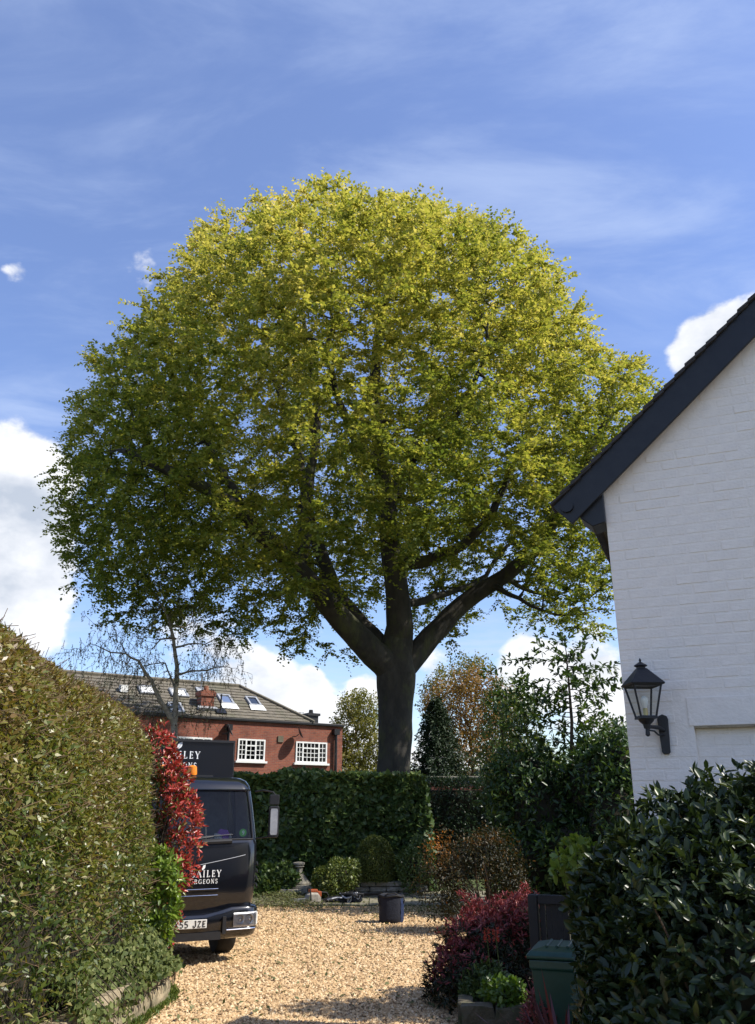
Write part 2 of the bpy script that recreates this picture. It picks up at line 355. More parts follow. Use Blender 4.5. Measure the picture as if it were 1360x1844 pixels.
# ------------------------------------------------------------------ growth helpers (numpy)
def nrm(a): return a / np.maximum(np.linalg.norm(a, axis=-1, keepdims=True), 1e-9)
def runit(n, r=None): return nrm((r or rng).normal(size=(n, 3)))
_K = np.random.default_rng(3).normal(size=(14, 3)); _PH = np.random.default_rng(4).uniform(0, 6.28, 14)
def wob(P, s=1.0):
    """smooth pseudo-noise in about -1..1"""
    P = np.asarray(P) * s
    return np.sin(P @ (_K.T) + _PH).sum(-1) / 4.2
def grow(nodes, parents, A, D, di, dk, iters, jit=.18, grav=0.0, maxn=60000):
    pos = np.zeros((maxn, 3)); par = np.full(maxn, -1, int); n = len(nodes); pos[:n] = nodes; par[:n] = parents
    A = np.array(A); best = np.full(len(A), 1e9); bi = np.zeros(len(A), int)
    def upd(a, b):
        nonlocal best, bi
        for c in range(a, b, 400):
            e = min(b, c + 400)
            d = ((A[:, None, :] - pos[None, c:e, :]) ** 2).sum(-1); j = d.argmin(1); dm = d[np.arange(len(A)), j]
            m = dm < best; best[m] = dm[m]; bi[m] = j[m] + c
    upd(0, n); spawn = np.zeros(maxn, int)
    for it in range(iters):
        act = best < di * di
        if not act.any(): break
        idx = bi[act]; dirs = nrm(A[act] - pos[idx]); acc = np.zeros((n, 3)); np.add.at(acc, idx, dirs)
        u = np.unique(idx); u = u[spawn[u] < 4]
        if len(u) == 0 or n + len(u) > maxn: break
        d = nrm(nrm(acc[u]) + rng.normal(size=(len(u), 3)) * jit + np.array([0, 0, grav])); k = len(u)
        pos[n:n + k] = pos[u] + d * D; par[n:n + k] = u; spawn[u] += 1
        upd(n, n + k); n += k
        keep = best > dk * dk
        A = A[keep]; best = best[keep]; bi = bi[keep]
        if len(A) == 0: break
    return pos[:n].copy(), par[:n].copy()
def radii(par, r0, e=2.5):
    n = len(par); acc = np.zeros(n); r = np.zeros(n)
    for i in range(n - 1, -1, -1):
        r[i] = max(acc[i], r0 ** e) ** (1 / e)
        if par[i] >= 0: acc[par[i]] += r[i] ** e
    return r
def tubes(pos, par, r, k_thick=10, thick=.07, k_thin=4, rmin=0.0):
    """(V,F) quads, one frustum per segment; the thickest child carries its parent's ring on"""
    n = len(par); main = np.full(n, -1)
    for i in range(n):
        p = par[i]
        if p >= 0 and (main[p] < 0 or r[i] > r[main[p]]): main[p] = i
    idx = np.array([i for i in range(n) if par[i] >= 0 and r[i] >= rmin]); P = pos[par[idx]]; Q = pos[idx]; d = nrm(Q - P)
    gp = par[par[idx]]; dp = np.where((gp >= 0)[:, None], nrm(P - pos[np.maximum(gp, 0)] + 1e-9), d)
    is_main = main[par[idx]] == idx
    d0 = np.where(is_main[:, None], nrm(d + dp), d)
    nx = main[idx]; dn = np.where((nx >= 0)[:, None], nrm(pos[np.maximum(nx, 0)] - Q + 1e-9), d); d1 = nrm(d + dn)
    r1 = r[idx]; rp = r[par[idx]]; r0 = np.where(is_main, rp, np.minimum(rp * .8, r1 * 1.35))
    Vs, Fs, off = [], [], 0
    for sel, k in ((r1 >= thick, k_thick), (r1 < thick, k_thin)):
        m = sel.sum()
        if not m: continue
        def ring(c, dd, rr):
            ref = np.tile(np.array([.12, .985, .12]), (m, 1)); ref[np.abs(dd @ ref[0]) > .96] = (1, 0, 0)
            a = nrm(ref - dd * (ref * dd).sum(-1, keepdims=True)); b = np.cross(dd, a); t = np.arange(k) / k * 2 * PI
            return c[:, None, :] + rr[:, None, None] * (a[:, None, :] * np.cos(t)[None, :, None] + b[:, None, :] * np.sin(t)[None, :, None])
        R = np.concatenate([ring(P[sel], d0[sel], r0[sel]), ring(Q[sel], d1[sel], r1[sel])], 1)
        j = np.arange(k); f = np.stack([j, (j + 1) % k, k + (j + 1) % k, k + j], 1)
        Vs.append(R.reshape(-1, 3)); Fs.append((np.arange(m)[:, None, None] * 2 * k + f[None]).reshape(-1, 4) + off); off += m * 2 * k
    return np.concatenate(Vs), np.concatenate(Fs)
# leaf templates: x along the leaf, y across, z up out of the blade
T_DIAMOND = (np.array([(0, 0, 0), (.45, .5, .07), (1, 0, -.08), (.45, -.5, .07)]), np.array([(0, 3, 2, 1)]))
T_LANCE = (np.array([(0, 0, 0), (.28, -.42, .06), (.68, -.40, .03), (1, 0, -.10), (.68, .40, .03), (.28, .42, .06)]), np.array([(0, 1, 2, 3), (0, 3, 4, 5)]))
T_IVY = (np.array([(0, 0, 0), (.1, -.5, .03), (.55, -.42, .02), (1, 0, -.06), (.55, .42, .02), (.1, .5, .03)]), np.array([(0, 1, 2, 3), (0, 3, 4, 5)]))
def leafmesh(name, P, D, N, L, Wd, tint, T=T_DIAMOND):
    n = len(P); S = np.cross(N, D); tv, tf = T; L = np.broadcast_to(L, n); Wd = np.broadcast_to(Wd, n)
    V = P[:, None, :] + tv[None, :, 0, None] * (D * L[:, None])[:, None, :] + tv[None, :, 1, None] * (S * Wd[:, None])[:, None, :] + tv[None, :, 2, None] * (N * L[:, None])[:, None, :]
    k = len(tv); F = (np.arange(n)[:, None, None] * k + tf[None]).reshape(-1, 4)
    return npmesh(name, V.reshape(-1, 3), F, np.repeat(tint, k))
def frames(n, out, spread=.7, up=0.0, nup=.5):
    D = nrm(out * (1 - spread) + runit(n) * spread + np.array([0, 0, up]))
    N = runit(n) * .6 + out * .5 + np.array([0, 0, nup]); N = nrm(N - D * (N * D).sum(-1, keepdims=True))
    return D, N
_LEAFV = {}
def leaf_variants(mat, T, k=7):
    key = (mat, id(T))
    if key not in _LEAFV:
        out = []
        for i in range(k):
            tv = T[0].copy(); tv[:, 2] *= random.uniform(.3, 2.2); tv[:, 1] *= random.uniform(.85, 1.1)
            me = npmesh('leaf', tv, T[1], np.full(len(tv), (i + .5) / k)); me.materials.append(MATS[mat]); out.append(me)
        _LEAFV[key] = out
    return _LEAFV[key]
def foliage(root, P, D, N, L, Wd, tint, mat, T=T_DIAMOND, n_parts=0, name='foliage', single='leaf'):
    """the n_parts leaves that show largest are parts of their own; the rest are one mesh"""
    n = len(P); base = np.array(root.location); L = np.broadcast_to(L, n).copy(); Wd = np.broadcast_to(Wd, n).copy()
    rest = np.ones(n, bool)
    if n_parts:
        px, py, z = proj(P + D * (L / 2)[:, None]); vis = (px > 0) & (px < 1360) & (py > 0) & (py < 1844) & (z > .3)
        camd = np.linalg.norm(P - np.array([0, 0, CAMZ]), axis=1); sc = np.where(vis, camd / L ** .5, 1e9)
        # keep only what faces the camera side of the plant: nearest leaf in each small screen cell
        cell = (px // 14).astype(int) * 4000 + (py // 14).astype(int); order = np.argsort(camd); seen = set(); pick = []
        for i in order:
            if not vis[i] or cell[i] in seen: continue
            seen.add(cell[i]); pick.append(i)
        pick = sorted(pick, key=lambda i: sc[i])[:n_parts]
        var = leaf_variants(mat, T); S = np.cross(N, D)
        for i in pick:
            rest[i] = False; o = bpy.data.objects.new(single, var[min(len(var) - 1, int(tint[i] * len(var)))]); COL.objects.link(o); o.parent = root
            p = P[i] - base; M = Matrix(((D[i][0] * L[i], S[i][0] * Wd[i], N[i][0] * L[i], p[0]), (D[i][1] * L[i], S[i][1] * Wd[i], N[i][1] * L[i], p[1]), (D[i][2] * L[i], S[i][2] * Wd[i], N[i][2] * L[i], p[2]), (0, 0, 0, 1)))
            o.matrix_local = M
    if rest.any():
        me = leafmesh(name, P[rest] - base, D[rest], N[rest], L[rest], Wd[rest], tint[rest], T)
        o = link(name, me, mat, root); o['kind'] = 'stuff'
        return o
def ell_points(n, blobs, depth=.35, noise=.12, ns=2.0, zmin=0.02, fill=0.0):
    """points near the outside of a union of ellipsoids (c, r); returns points and outward directions"""
    c = np.array([b[0] for b in blobs], float); r = np.array([b[1] for b in blobs], float)
    w = (r[:, 0] * r[:, 1] + r[:, 1] * r[:, 2] + r[:, 0] * r[:, 2]); w = w / w.sum(); P = np.zeros((0, 3)); O = np.zeros((0, 3))
    while len(P) < n:
        k = rng.choice(len(blobs), 2 * n, p=w); u = runit(2 * n); s = 1 - depth * rng.random(2 * n) ** 1.6
        if fill: m = rng.random(2 * n) < fill; s[m] = rng.random(m.sum()) ** .4
        s = s * (1 + noise * wob(u * r[k] * 2.2 + c[k], ns)); p = c[k] + u * r[k] * s[:, None]
        ok = p[:, 2] > zmin
        for j in range(len(blobs)):
            q = (((p - c[j]) / r[j]) ** 2).sum(-1); ok &= (q > (1 - depth) ** 2 * .75) | (k == j)
        P = np.concatenate([P, p[ok]]); O = np.concatenate([O, nrm(u[ok] / r[k][ok])])
    return P[:n], O[:n]
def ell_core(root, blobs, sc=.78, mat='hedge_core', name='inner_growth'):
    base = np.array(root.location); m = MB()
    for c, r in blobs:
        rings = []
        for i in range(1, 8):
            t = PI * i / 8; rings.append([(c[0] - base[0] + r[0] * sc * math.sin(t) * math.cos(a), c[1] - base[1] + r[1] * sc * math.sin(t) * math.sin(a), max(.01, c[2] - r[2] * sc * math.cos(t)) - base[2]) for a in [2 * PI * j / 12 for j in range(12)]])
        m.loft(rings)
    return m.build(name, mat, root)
def stems(root, tips, base, r=.012, mat='bark_brown', name='stem', n=14, each=False):
    b0 = np.array(root.location); m = MB()
    for t in tips:
        p0 = np.array(base) + np.array([random.uniform(-.08, .08), random.uniform(-.08, .08), 0]); t = np.array(t); mid = p0 * .45 + t * .55 + np.array([random.uniform(-.08, .08), random.uniform(-.08, .08), .05])
        m.tube([p0 - b0, (p0 * .7 + mid * .3) - b0, mid - b0, t - b0], [r * 1.6, r * 1.3, r, r * .4], 5)
    return m.build(name, mat, root)

# ================================================================== the setting
def sheet(name, poly, z, mat, kind='structure', sub=None):
    me = bpy.data.meshes.new(name); me.from_pydata([(x, y, z) for x, y in poly], [], [tuple(range(len(poly)))])
    o = link(name, me, mat); o['kind'] = kind
    return o
sheet('ground', [(-400, -60), (400, -60), (400, 900), (-400, 900)], -0.012, 'lawn')
g = lambda px, py: tuple(gnd(px, py)[:2])
DRIVE = [(-2.52, -12), (-2.52, 9.6), (-2.46, 10.6), (-2.5, 11.3), (-2.8, 11.95), (-3.6, 12.6), (-9.5, 14.2), (-9.5, 24.2), (3.4, 24.2), (3.0, 20.5), (2.3, 17.5), (2.1, 13.2), (1.2, 12.0), (.95, 10.6), (1.1, 9.0), (1.0, 6.5), (.9, -12)]
sheet('gravel_drive', DRIVE, 0.0, 'gravel_bed')
sheet('flower_bed', [(.8, -12), (.8, 24.2), (14, 24.2), (14, -12)], -0.004, 'earth')
def in_poly(x, y, poly):
    c = np.zeros(len(x), bool); n = len(poly)
    for i in range(n):
        (x1, y1), (x2, y2) = poly[i], poly[i - 1]
        c ^= ((y1 > y) != (y2 > y)) & (x < (x2 - x1) * (y - y1) / ((y2 - y1) + 1e-12) + x1)
    return c
def gravel():
    n = 82000; y = 8.6 + 13.2 * rng.random(n) ** 1.7; x = rng.uniform(-3.6, 3.4, n) * np.maximum(.55, y / 15)
    lim = 20.0 + .6 * wob(np.stack([x, y * 0, x * 0], 1), .9) + rng.normal(0, .55, n)
    ok = in_poly(x, y, DRIVE) & (y < lim); x, y = x[ok], y[ok]; n = len(x)
    s = rng.uniform(.010, .023, n) * (1 + (y - 9) * .035); u = np.array([(1, 0, 0), (0, 1, 0), (-1, 0, 0), (0, -1, 0), (0, 0, .75), (0, 0, -.5)], float)
    V = u[None] * rng.uniform(.65, 1.35, (n, 6, 1)); a = rng.uniform(0, 2 * PI, n); ca, sa = np.cos(a)[:, None], np.sin(a)[:, None]
    V = np.stack([V[..., 0] * ca - V[..., 1] * sa, V[..., 0] * sa + V[..., 1] * ca, V[..., 2]], -1) * s[:, None, None]
    V[..., 2] += rng.normal(0, .25, (n, 6)) * s[:, None] * .6
    V += np.stack([x, y, s * .35], 1)[:, None, :]
    f = np.array([(0, 1, 4), (1, 2, 4), (2, 3, 4), (3, 0, 4)])
    tint = np.clip(.5 + rng.normal(0, .26, n), 0, 1); tint[rng.random(n) < .07] = 0
    o = link('gravel', npmesh('gravel', V.reshape(-1, 3), (np.arange(n)[:, None, None] * 6 + f[None]).reshape(-1, 3), np.repeat(tint, 6)), 'gravel_stone')
    tag(o, 'loose golden gravel spread over the driveway', 'gravel', kind='stuff')
gravel()
def terrace():
    m = bpy.data.meshes.new('terrace'); m.from_pydata([(-6, 20.6, .004), (5.4, 20.6, .004), (5.4, 24.1, .004), (-6, 24.1, .004)], [], [(0, 1, 2, 3)])
    t = link('terrace', m, 'earth'); t['kind'] = 'structure'
    y = 20.65
    for row, d in enumerate((.75, .6, .75, .6, .6)):
        x = -5.9 + .3 * (row % 2)
        while x < 5.0:
            w = random.choice((.6, .75, .9)); b = MB(); b.box((x + w / 2, y + d / 2, .018 + random.uniform(-.003, .003)), (w - .02, d - .02, .03), rz=random.uniform(-.008, .008))
            b.build('paving_slab', 'paving', t, .005, seg=1); x += w
        y += d
terrace()

# ================================================================== white gable house
A0 = at(1145, 1470, 6.0)
HW = np.array([A0[0], A0[1], 0.0]); HRZ = math.atan2(-.372, .928)
hx = np.array([math.cos(HRZ), math.sin(HRZ), 0]); hy = np.array([-math.sin(HRZ), math.cos(HRZ), 0])
def wl(px, py, off=0.0):
    q = hit(px, py, HW - hy * off, hy) - HW
    return float(q @ hx), float(q[2])
def white_house():
    h = thing('white_house', 'white painted brick house with a steep gable and black bargeboard', 'house', HW, HRZ)
    x0, z0 = wl(1088, 872); x1, z1 = wl(1360, 592); k = (z1 - z0) / (x1 - x0); ze = z0 - k * x0
    Wd, Ln = 6.2, 3.3; zr = ze + k * Wd / 2
    xr, zt = wl(1250, 1308); xr2 = 1.85; zs = .95
    print('house eave', ze, 'slope', k, 'ridge', zr, 'recess', xr, zt)
    m = MB(); m.prism([(0, 0), (Wd, 0), (Wd, ze), (Wd / 2, zr), (0, ze)], Ln, Matrix.Translation((0, .05, 0))); m.build('wall', 'white_paint', h)
    m = MB(); m.prism([(0.0, 0), (xr, 0), (xr, zt), (xr2, zt), (xr2, 0), (Wd, 0), (Wd, ze - .01), (Wd / 2, zr - .02), (0, ze - .01)], .05); m.build('wall', 'white_paint', h)
    m = MB(); m.box(((xr + xr2) / 2, .025, zs / 2), (xr2 - xr - .004, .05, zs)); m.box(((xr + xr2) / 2, -.01, zs - .03), (xr2 - xr + .1, .09, .06)); m.build('sill', 'white_paint', h, .006)
    _, zl1 = wl(1300, 1253)
    m = MB(); m.box(((xr - .03 + xr2 + .12) / 2, .02, (zt + zl1) / 2), (xr2 - xr + .15, .056, zl1 - zt - .004)); m.build('lintel', 'white_paint', h, .004)
    m = MB(); m.box(((xr + xr2) / 2, .012, zt - .008), (xr2 - xr - .01, .036, .012)); m.build('drip_edge', 'sandstone', h)
    # painted bricks
    def brick_mesh(i, L=.2165, H=.0665):
        r = random.Random(i); b = .0045; d = r.uniform(.0048, .0082)
        def q(x, z, y): return (x + r.uniform(-.0015, .0015), y + r.uniform(-.0010, .0010), z + r.uniform(-.0010, .0010))
        V = [(0, 0, 0), (L, 0, 0), (L, 0, H), (0, 0, H)] + [q(b, b, -d), q(L - b, b, -d), q(L - b, H - b, -d), q(b, H - b, -d)]
        me = bpy.data.meshes.new('brick'); me.from_pydata([(x, y + .004, z) for x, y, z in V], [], [(4, 5, 6, 7), (0, 1, 5, 4), (1, 2, 6, 5), (2, 3, 7, 6), (3, 0, 4, 7)]); me.materials.append(MATS['white_paint']); return me
    full = [brick_mesh(i) for i in range(9)]; half = [brick_mesh(50 + i, .104) for i in range(4)]
    cand = []; rest = MB()
    for c in range(0, 76):
        z = .01 + c * .0755; x = -.0 if c % 2 == 0 else -.1125
        while x < 4.6:
            L = .2165; xx = x; kind = full
            if x < 0: xx = .001; L = .104; kind = half
            inside_rec = xx + L > xr + .01 and xx < xr2 and z < zt - .01
            yy = 0.0
            if inside_rec:
                if xx < xr: L = 0
                elif z > zs + .01: yy = .05
                else: L = 0
            elif z + .07 > zt and z < zl1 and xx + L > xr - .03 and xx < xr2 + .12: L = 0
            if L and z + .07 < ze + k * xx - .03 and z + .07 < zr - k * (xx + L - Wd / 2):
                cand.append((xx, yy, z, random.choice(kind), L))
            x += .225
    seen = []
    for b in cand:
        p = HW + hx * (b[0] + b[4] / 2) + np.array([0, 0, b[2]]); a, e, _ = proj(p); seen.append(-20 < a < 1385 and 540 < e < 1560)
    n = 0
    for b, s in zip(cand, seen):
        if s and n < 300:
            o = link('brick', b[3], None, h); o.location = (b[0], b[1], b[2]); n += 1
        else:
            rest.box((b[0] + b[4] / 2, b[1] - .001, b[2] + .033), (b[4], .008, .066))
    o = rest.build('brickwork', 'white_paint', h); o['kind'] = 'stuff'
    print('bricks', n, len(cand))
    # roof: two slabs, tile courses, bargeboards, gutter
    pit = math.atan(k)
    for side in (-1, 1):
        ov = .10
        xe = 0 - ov * math.cos(pit) if side < 0 else Wd + ov * math.cos(pit); zeo = ze - ov * math.sin(pit); xrg = Wd / 2
        nx, nz = (-math.sin(pit) if side < 0 else math.sin(pit)), math.cos(pit)
        def sl(t, hh): return (xe + (xrg - xe) * t + nx * hh, zeo + (zr - zeo) * t + nz * hh)
        m = MB(); a, b = sl(0, .05), sl(1, .05); c, d = sl(1, .14), sl(0, .14)
        m.prism([a, b, c, d] if side < 0 else [d, c, b, a], Ln + .16, Matrix.Translation((0, -.06, 0))); m.build('roof_slope', 'roof_tile_dark', h)
        # bargeboard on the gable, its foot running on past the wall
        ov = .34; xe = 0 - ov * math.cos(pit) if side < 0 else Wd + ov * math.cos(pit); zeo = ze - ov * math.sin(pit)
        m = MB(); a, b = sl(-.012, -.075), sl(1, -.075); c, d = sl(1, .135), sl(-.012, .135)
        m.prism([a, b, c, d] if side < 0 else [d, c, b, a], .03, Matrix.Translation((0, -.105, 0))); m.build('bargeboard', 'black_board', h, .004, seg=1)
        # tile courses, the verge ones proud of the board
        m = MB(); Lr = math.hypot(xrg - xe, zr - zeo); nn = int(Lr / .115)
        for i in range(nn):
            t0 = i / nn; a, b = sl(t0 - .012, .165 + random.uniform(-.004, .004)), sl(t0 + 1.25 / nn, .142); c, e = sl(t0 + 1.25 / nn, .130), sl(t0 - .012, .15)
            m.prism([e, c, b, a] if side < 0 else [a, b, c, e], (Ln + .26) if t0 > .05 else .22, Matrix.Translation((0, -.135 + random.uniform(-.006, .006), 0)))
        o = m.build('roof_tiles', 'roof_tile_dark', h); o['kind'] = 'stuff'
        x_off = -.10 if side < 0 else Wd + .10
        gx = xe + (-.05 if side < 0 else .05)
        m = MB(); gx += .03 if side < 0 else -.03; m.tube([(gx, -.13, zeo + .05), (gx, .10, zeo + .05)], .05, 10); m.tube([(x_off, .1, ze + .02), (x_off, Ln + .1, ze + .02)], .05, 10); m.build('gutter', 'pipe_black', h, smooth=True)
        m = MB(); sg = side; x_in = 0 if side < 0 else Wd
        xo = x_in + sg * .19
        poly = [(x_in, ze - .32), (x_in, ze - .02), (xo, ze - .14), (xo, ze - .26), (x_in + sg * .10, ze - .345)]
        m.prism(poly if side < 0 else poly[::-1], .22, Matrix.Translation((0, -.06, 0))); m.build('eaves_box', 'black_board', h, .006, seg=1)
    m = MB(); m.tube([(Wd / 2, -.1, zr + .12), (Wd / 2, Ln + .1, zr + .12)], .09, 8); m.build('ridge_tile', 'roof_tile_dark', h)
white_house()

def lantern():
    bx, bz = wl(1197, 1324); pb = HW + hx * bx + np.array([0, 0, bz])
    q = hit(1160, 1258, HW - hy * .20, hy); dl = q - pb; lx, lz = float(dl @ hx), float(dl[2]); ly = -.20
    t = thing('wall_lantern', 'black four sided coach lantern mounted on the white wall', 'lantern', pb, HRZ)
    m = MB()
    prof = [(-.036, .105), (-.03, .125), (0, .14), (.03, .125), (.036, .105), (.028, -.115), (.018, -.128), (-.018, -.128), (-.028, -.115)]
    m.prism(prof, .035, Matrix.Translation((0, -.035, 0))); m.build('back_plate', 'iron_black', t, .004)
    m = MB(); m.tube([(0, -.03, .03), (lx * .3, -.10, .045), (lx * .8, -.18, .045), (lx, ly, .02), (lx, ly, .08)], [.014, .014, .013, .013, .018], 8)
    m.tube([(0, -.03, -.0), (lx * .35, -.10, -.005), (lx * .6, -.14, .02), (lx * .85, -.19, .02)], .006, 6); m.tube([(lx, ly, .03), (lx, ly, -.01), (lx, ly, -.02)], [.012, .016, .006], 8)
    m.build('arm', 'iron_black', t, smooth=True)
    hd = bpy.data.objects.new('lamp_head', bpy.data.meshes.new('lamp_head')); rz = math.radians(45 + 24)
    m = MB(); M0 = Matrix.Translation((lx, ly, lz)); m.M = M0
    def sq(r, z): return [(r * math.cos(rz + PI / 2 * k), r * math.sin(rz + PI / 2 * k), z) for k in range(4)]
    s2 = math.sqrt(2); zt, zb = .085, -.125; rt, rb = .094 * s2, .052 * s2
    m.loft([sq(.112 * s2, zt + .002), sq(.116 * s2, zt + .012), sq(.108 * s2, zt + .022), sq(.034 * s2, zt + .115), sq(.030 * s2, zt + .12)])
    m.loft([sq(.024 * s2, zt + .118), sq(.024 * s2, zt + .135)]); m.lathe([(.03, zt + .13), (.046, zt + .138), (.044, zt + .144), (.014, zt + .162), (.006, zt + .168), (.009, zt + .176), (.004, zt + .19), (.001, zt + .194)], 12)
    m.build('lamp_roof', 'iron_black', t)
    m = MB(); m.M = M0
    for k in range(4):
        a, b = sq(rt, zt)[k], sq(rb, zb)[k]; m.tube([b, a], .0075, 6)
        a2, b2 = sq(rt, zt)[(k + 1) % 4], sq(rb, zb)[(k + 1) % 4]; m.tube([a, a2], .007, 6); m.tube([b, b2], .008, 6)
    m.loft([sq(.060 * s2, zb - .012), sq(.060 * s2, zb + .002)]); m.lathe([(.056, zb - .012), (.046, zb - .03), (.026, zb - .048), (.02, zb - .075)], 12)
    m.build('lamp_frame', 'iron_black', t)
    for k in range(4):
        a, b, c, d = sq(rb * .97, zb)[k], sq(rb * .97, zb)[(k + 1) % 4], sq(rt * .97, zt)[(k + 1) % 4], sq(rt * .97, zt)[k]
        m = MB(); m.M = M0; m._add([a, b, c, d], [(0, 1, 2, 3)]); m.build('pane', 'lantern_glass', t)
    m = MB(); m.M = M0; m.lathe([(.016, zb), (.016, zb + .055), (.013, zb + .06)], 10); m.build('bulb_holder', 'brass', t, smooth=True)
    m = MB(); m.M = M0; m.lathe([(.010, zb + .055), (.018, zb + .08), (.026, zb + .11), (.024, zb + .128), (.012, zb + .142), (.001, zb + .145)], 12); m.build('bulb', 'bulb', t, smooth=True)
lantern()

# ================================================================== red brick house behind
RB = at(617, 1308, 42.0); RB0 = np.array([RB[0], RB[1], 0]); RRZ = math.radians(33); rx = np.array([math.cos(RRZ), math.sin(RRZ), 0]); ry = np.array([-math.sin(RRZ), math.cos(RRZ), 0])
def rl(px, py, off=0.0):
    q = hit(px, py, RB0 - ry * off, ry) - RB0
    return float(q @ rx), float(q[2])
def red_house():
    h = thing('brick_house', 'long red brick house with a grey tiled hip roof and white windows', 'house', RB0, RRZ)
    ze = RB[2]; Lx = 30.0; Dp = 11.0
    m = MB(); m.box((-Lx / 2, Dp / 2, ze / 2), (Lx, Dp, ze - .02)); m.build('wall', 'red_brick', h)
    m = MB(); m.box((-Lx / 2, -.05, ze + .02), (Lx + .1, .16, .12)); m.build('gutter', 'pipe_black', h, .02)
    m = MB(); m.box((-1.4, Dp / 2, ze + .04), (2.9, Dp + .2, .06)); m.build('flat_roof', 'lead', h)
    # tiled roof plane
    pit = math.radians(34); n_l = np.array([0, -math.sin(pit), math.cos(pit)])   # local normal
    def rw(l): return RB0 + rx * l[0] + ry * l[1] + np.array([0, 0, l[2]])
    nw = rx * n_l[0] + ry * n_l[1] + np.array([0, 0, n_l[2]]); p0 = rw((0, -.1, ze + .06))
    def roofl(px, py):
        q = hit(px, py, p0, nw) - RB0; return np.array([float(q @ rx), float(q @ ry), float(q[2])])
    R = roofl(430, 1237); E = roofl(566, 1303); print('roof ridge end', R, 'hip foot', E)
    sl = R[1] / math.cos(pit) + .1 / math.cos(pit)
    def rp(x, s, hh=0.0): return (x, -.1 + s * math.cos(pit) - hh * math.sin(pit), ze + .06 + s * math.sin(pit) + hh * math.cos(pit))
    xE = E[0]; xR = R[0]; yb = 2 * R[1] + .1
    m = MB(); m._add([(-Lx, -.1, ze + .05), (xE, -.1, ze + .05), (xE, yb, ze + .05), (-Lx, yb, ze + .05), (xR, R[1], R[2] - .03), (-Lx, R[1], R[2] - .03)], [(0, 1, 4, 5), (1, 2, 4), (2, 3, 5, 4), (0, 5, 3), (0, 3, 2, 1)]); m.build('roof', 'roof_tile', h)
    m = MB(); c = .29; s = 0.0; row = 0
    while s < sl - .1:
        xlim = xE + (xR - xE) * (s + c) / sl; x = -Lx * .86 + (.16 if row % 2 else 0)
        while x < xlim:
            w = min(.325, xlim - x + .05); d = random.uniform(-.006, .008)
            a = [rp(x, s, .055 + d), rp(x + w, s, .055 + d), rp(x + w, s + c * 1.1, .022), rp(x, s + c * 1.1, .022), rp(x, s, .01), rp(x + w, s, .01)]
            m._add(a, [(0, 1, 2, 3), (4, 5, 1, 0), (1, 5, 2), (0, 3, 4)]); x += .332
        s += c; row += 1
    o = m.build('roof_tiles', 'roof_tile', h); o['kind'] = 'stuff'
    m = MB(); m.tube([rp(xE, 0, .06), rp(xR, sl, .06)], .09, 6); m.tube([rp(-Lx, sl, .05), rp(xR, sl, .05)], .1, 6); m.build('ridge_tile', 'roof_tile', h)
    # roof windows
    def skylight(pts, mat, flash=True):
        P = [roofl(*p) for p in pts]; xs = [p[0] for p in P]; ss = [(p[1] + .1) / math.cos(pit) for p in P]; x0, x1, s0, s1 = min(xs), max(xs), min(ss), max(ss); cx = (x0 + x1) / 2; w = min(1.15, (x1 - x0)); x0, x1 = cx - w / 2, cx + w / 2
        m = MB()
        def bar(xa, xb, sa, sb):
            v = [rp(xa, sa, .02), rp(xb, sa, .02), rp(xb, sb, .02), rp(xa, sb, .02), rp(xa, sa, .14), rp(xb, sa, .14), rp(xb, sb, .14), rp(xa, sb, .14)]; m._add(v, [(0, 3, 2, 1), (4, 5, 6, 7), (0, 1, 5, 4), (1, 2, 6, 5), (2, 3, 7, 6), (3, 0, 4, 7)])
        f = .09; bar(x0, x0 + f, s0, s1); bar(x1 - f, x1, s0, s1); bar(x0 + f, x1 - f, s0, s0 + f); bar(x0 + f, x1 - f, s1 - f, s1)
        w_ = m.build('roof_window', 'lead', h)
        m = MB(); m._add([rp(x0 + f, s0 + f, .10), rp(x1 - f, s0 + f, .10), rp(x1 - f, s1 - f, .10), rp(x0 + f, s1 - f, .10)], [(0, 1, 2, 3)]); m.build('pane', mat, w_)
        if flash:
            m = MB(); m._add([rp(x0 - .1, s0 - .42, .085), rp(x1 + .1, s0 - .42, .085), rp(x1 + .05, s0 + .02, .12), rp(x0 - .05, s0 + .02, .12)], [(0, 1, 2, 3)]); m.build('flashing', 'letter_white', w_)
    skylight([(393, 1255), (412, 1255), (399, 1270), (420, 1270)], 'skylight_glass')
    skylight([(441, 1259), (460, 1259), (450, 1273), (470, 1273)], 'skylight_glass')
    skylight([(247, 1239), (275, 1240), (255, 1252), (283, 1253)], 'letter_white', False)  # white pane imitates the bright sky reflected in the glass
    skylight([(303, 1244), (330, 1245), (312, 1257), (340, 1258)], 'letter_white', False)  # white pane again for reflected sky
    skylight([(300, 1268), (322, 1270), (312, 1285), (333, 1287)], 'skylight_glass', False)
    def stack(px, py0, py1, w, pot=True, name='chimney'):
        b = roofl(px, py0); top = at(px, py1, rw(b)[1])[2]; m = MB(); m.box((b[0], b[1] + w / 2, (b[2] - .3 + top) / 2), (w, w, top - b[2] + .3)); m.box((b[0], b[1] + w / 2, top - .16), (w + .12, w + .12, .2))
        c = m.build(name, 'red_brick', h)
        m = MB(); m.box((b[0], b[1] - .03, b[2] + .1), (w + .3, .18, .14), rx=pit); m.build('flashing', 'lead', c)
        if pot:
            m = MB(); m.lathe([(.12, top - .05), (.13, top + .1), (.10, top + .24)], 10, (b[0], b[1] + w / 2, 0)); m.build('chimney_pot', 'terracotta', c)
    stack(373, 1280, 1243, .62)
    # small dark chimney on the flat roof
    cx = rl(572, 1300)[0]; m = MB(); m.box((cx, .7, ze + .28), (.55, .55, .5)); m.box((cx, .7, ze + .53), (.7, .7, .12)); m.lathe([(.13, ze + .58), (.10, ze + .78)], 8, (cx, .7, 0)); m.build('chimney', 'iron_black', h)
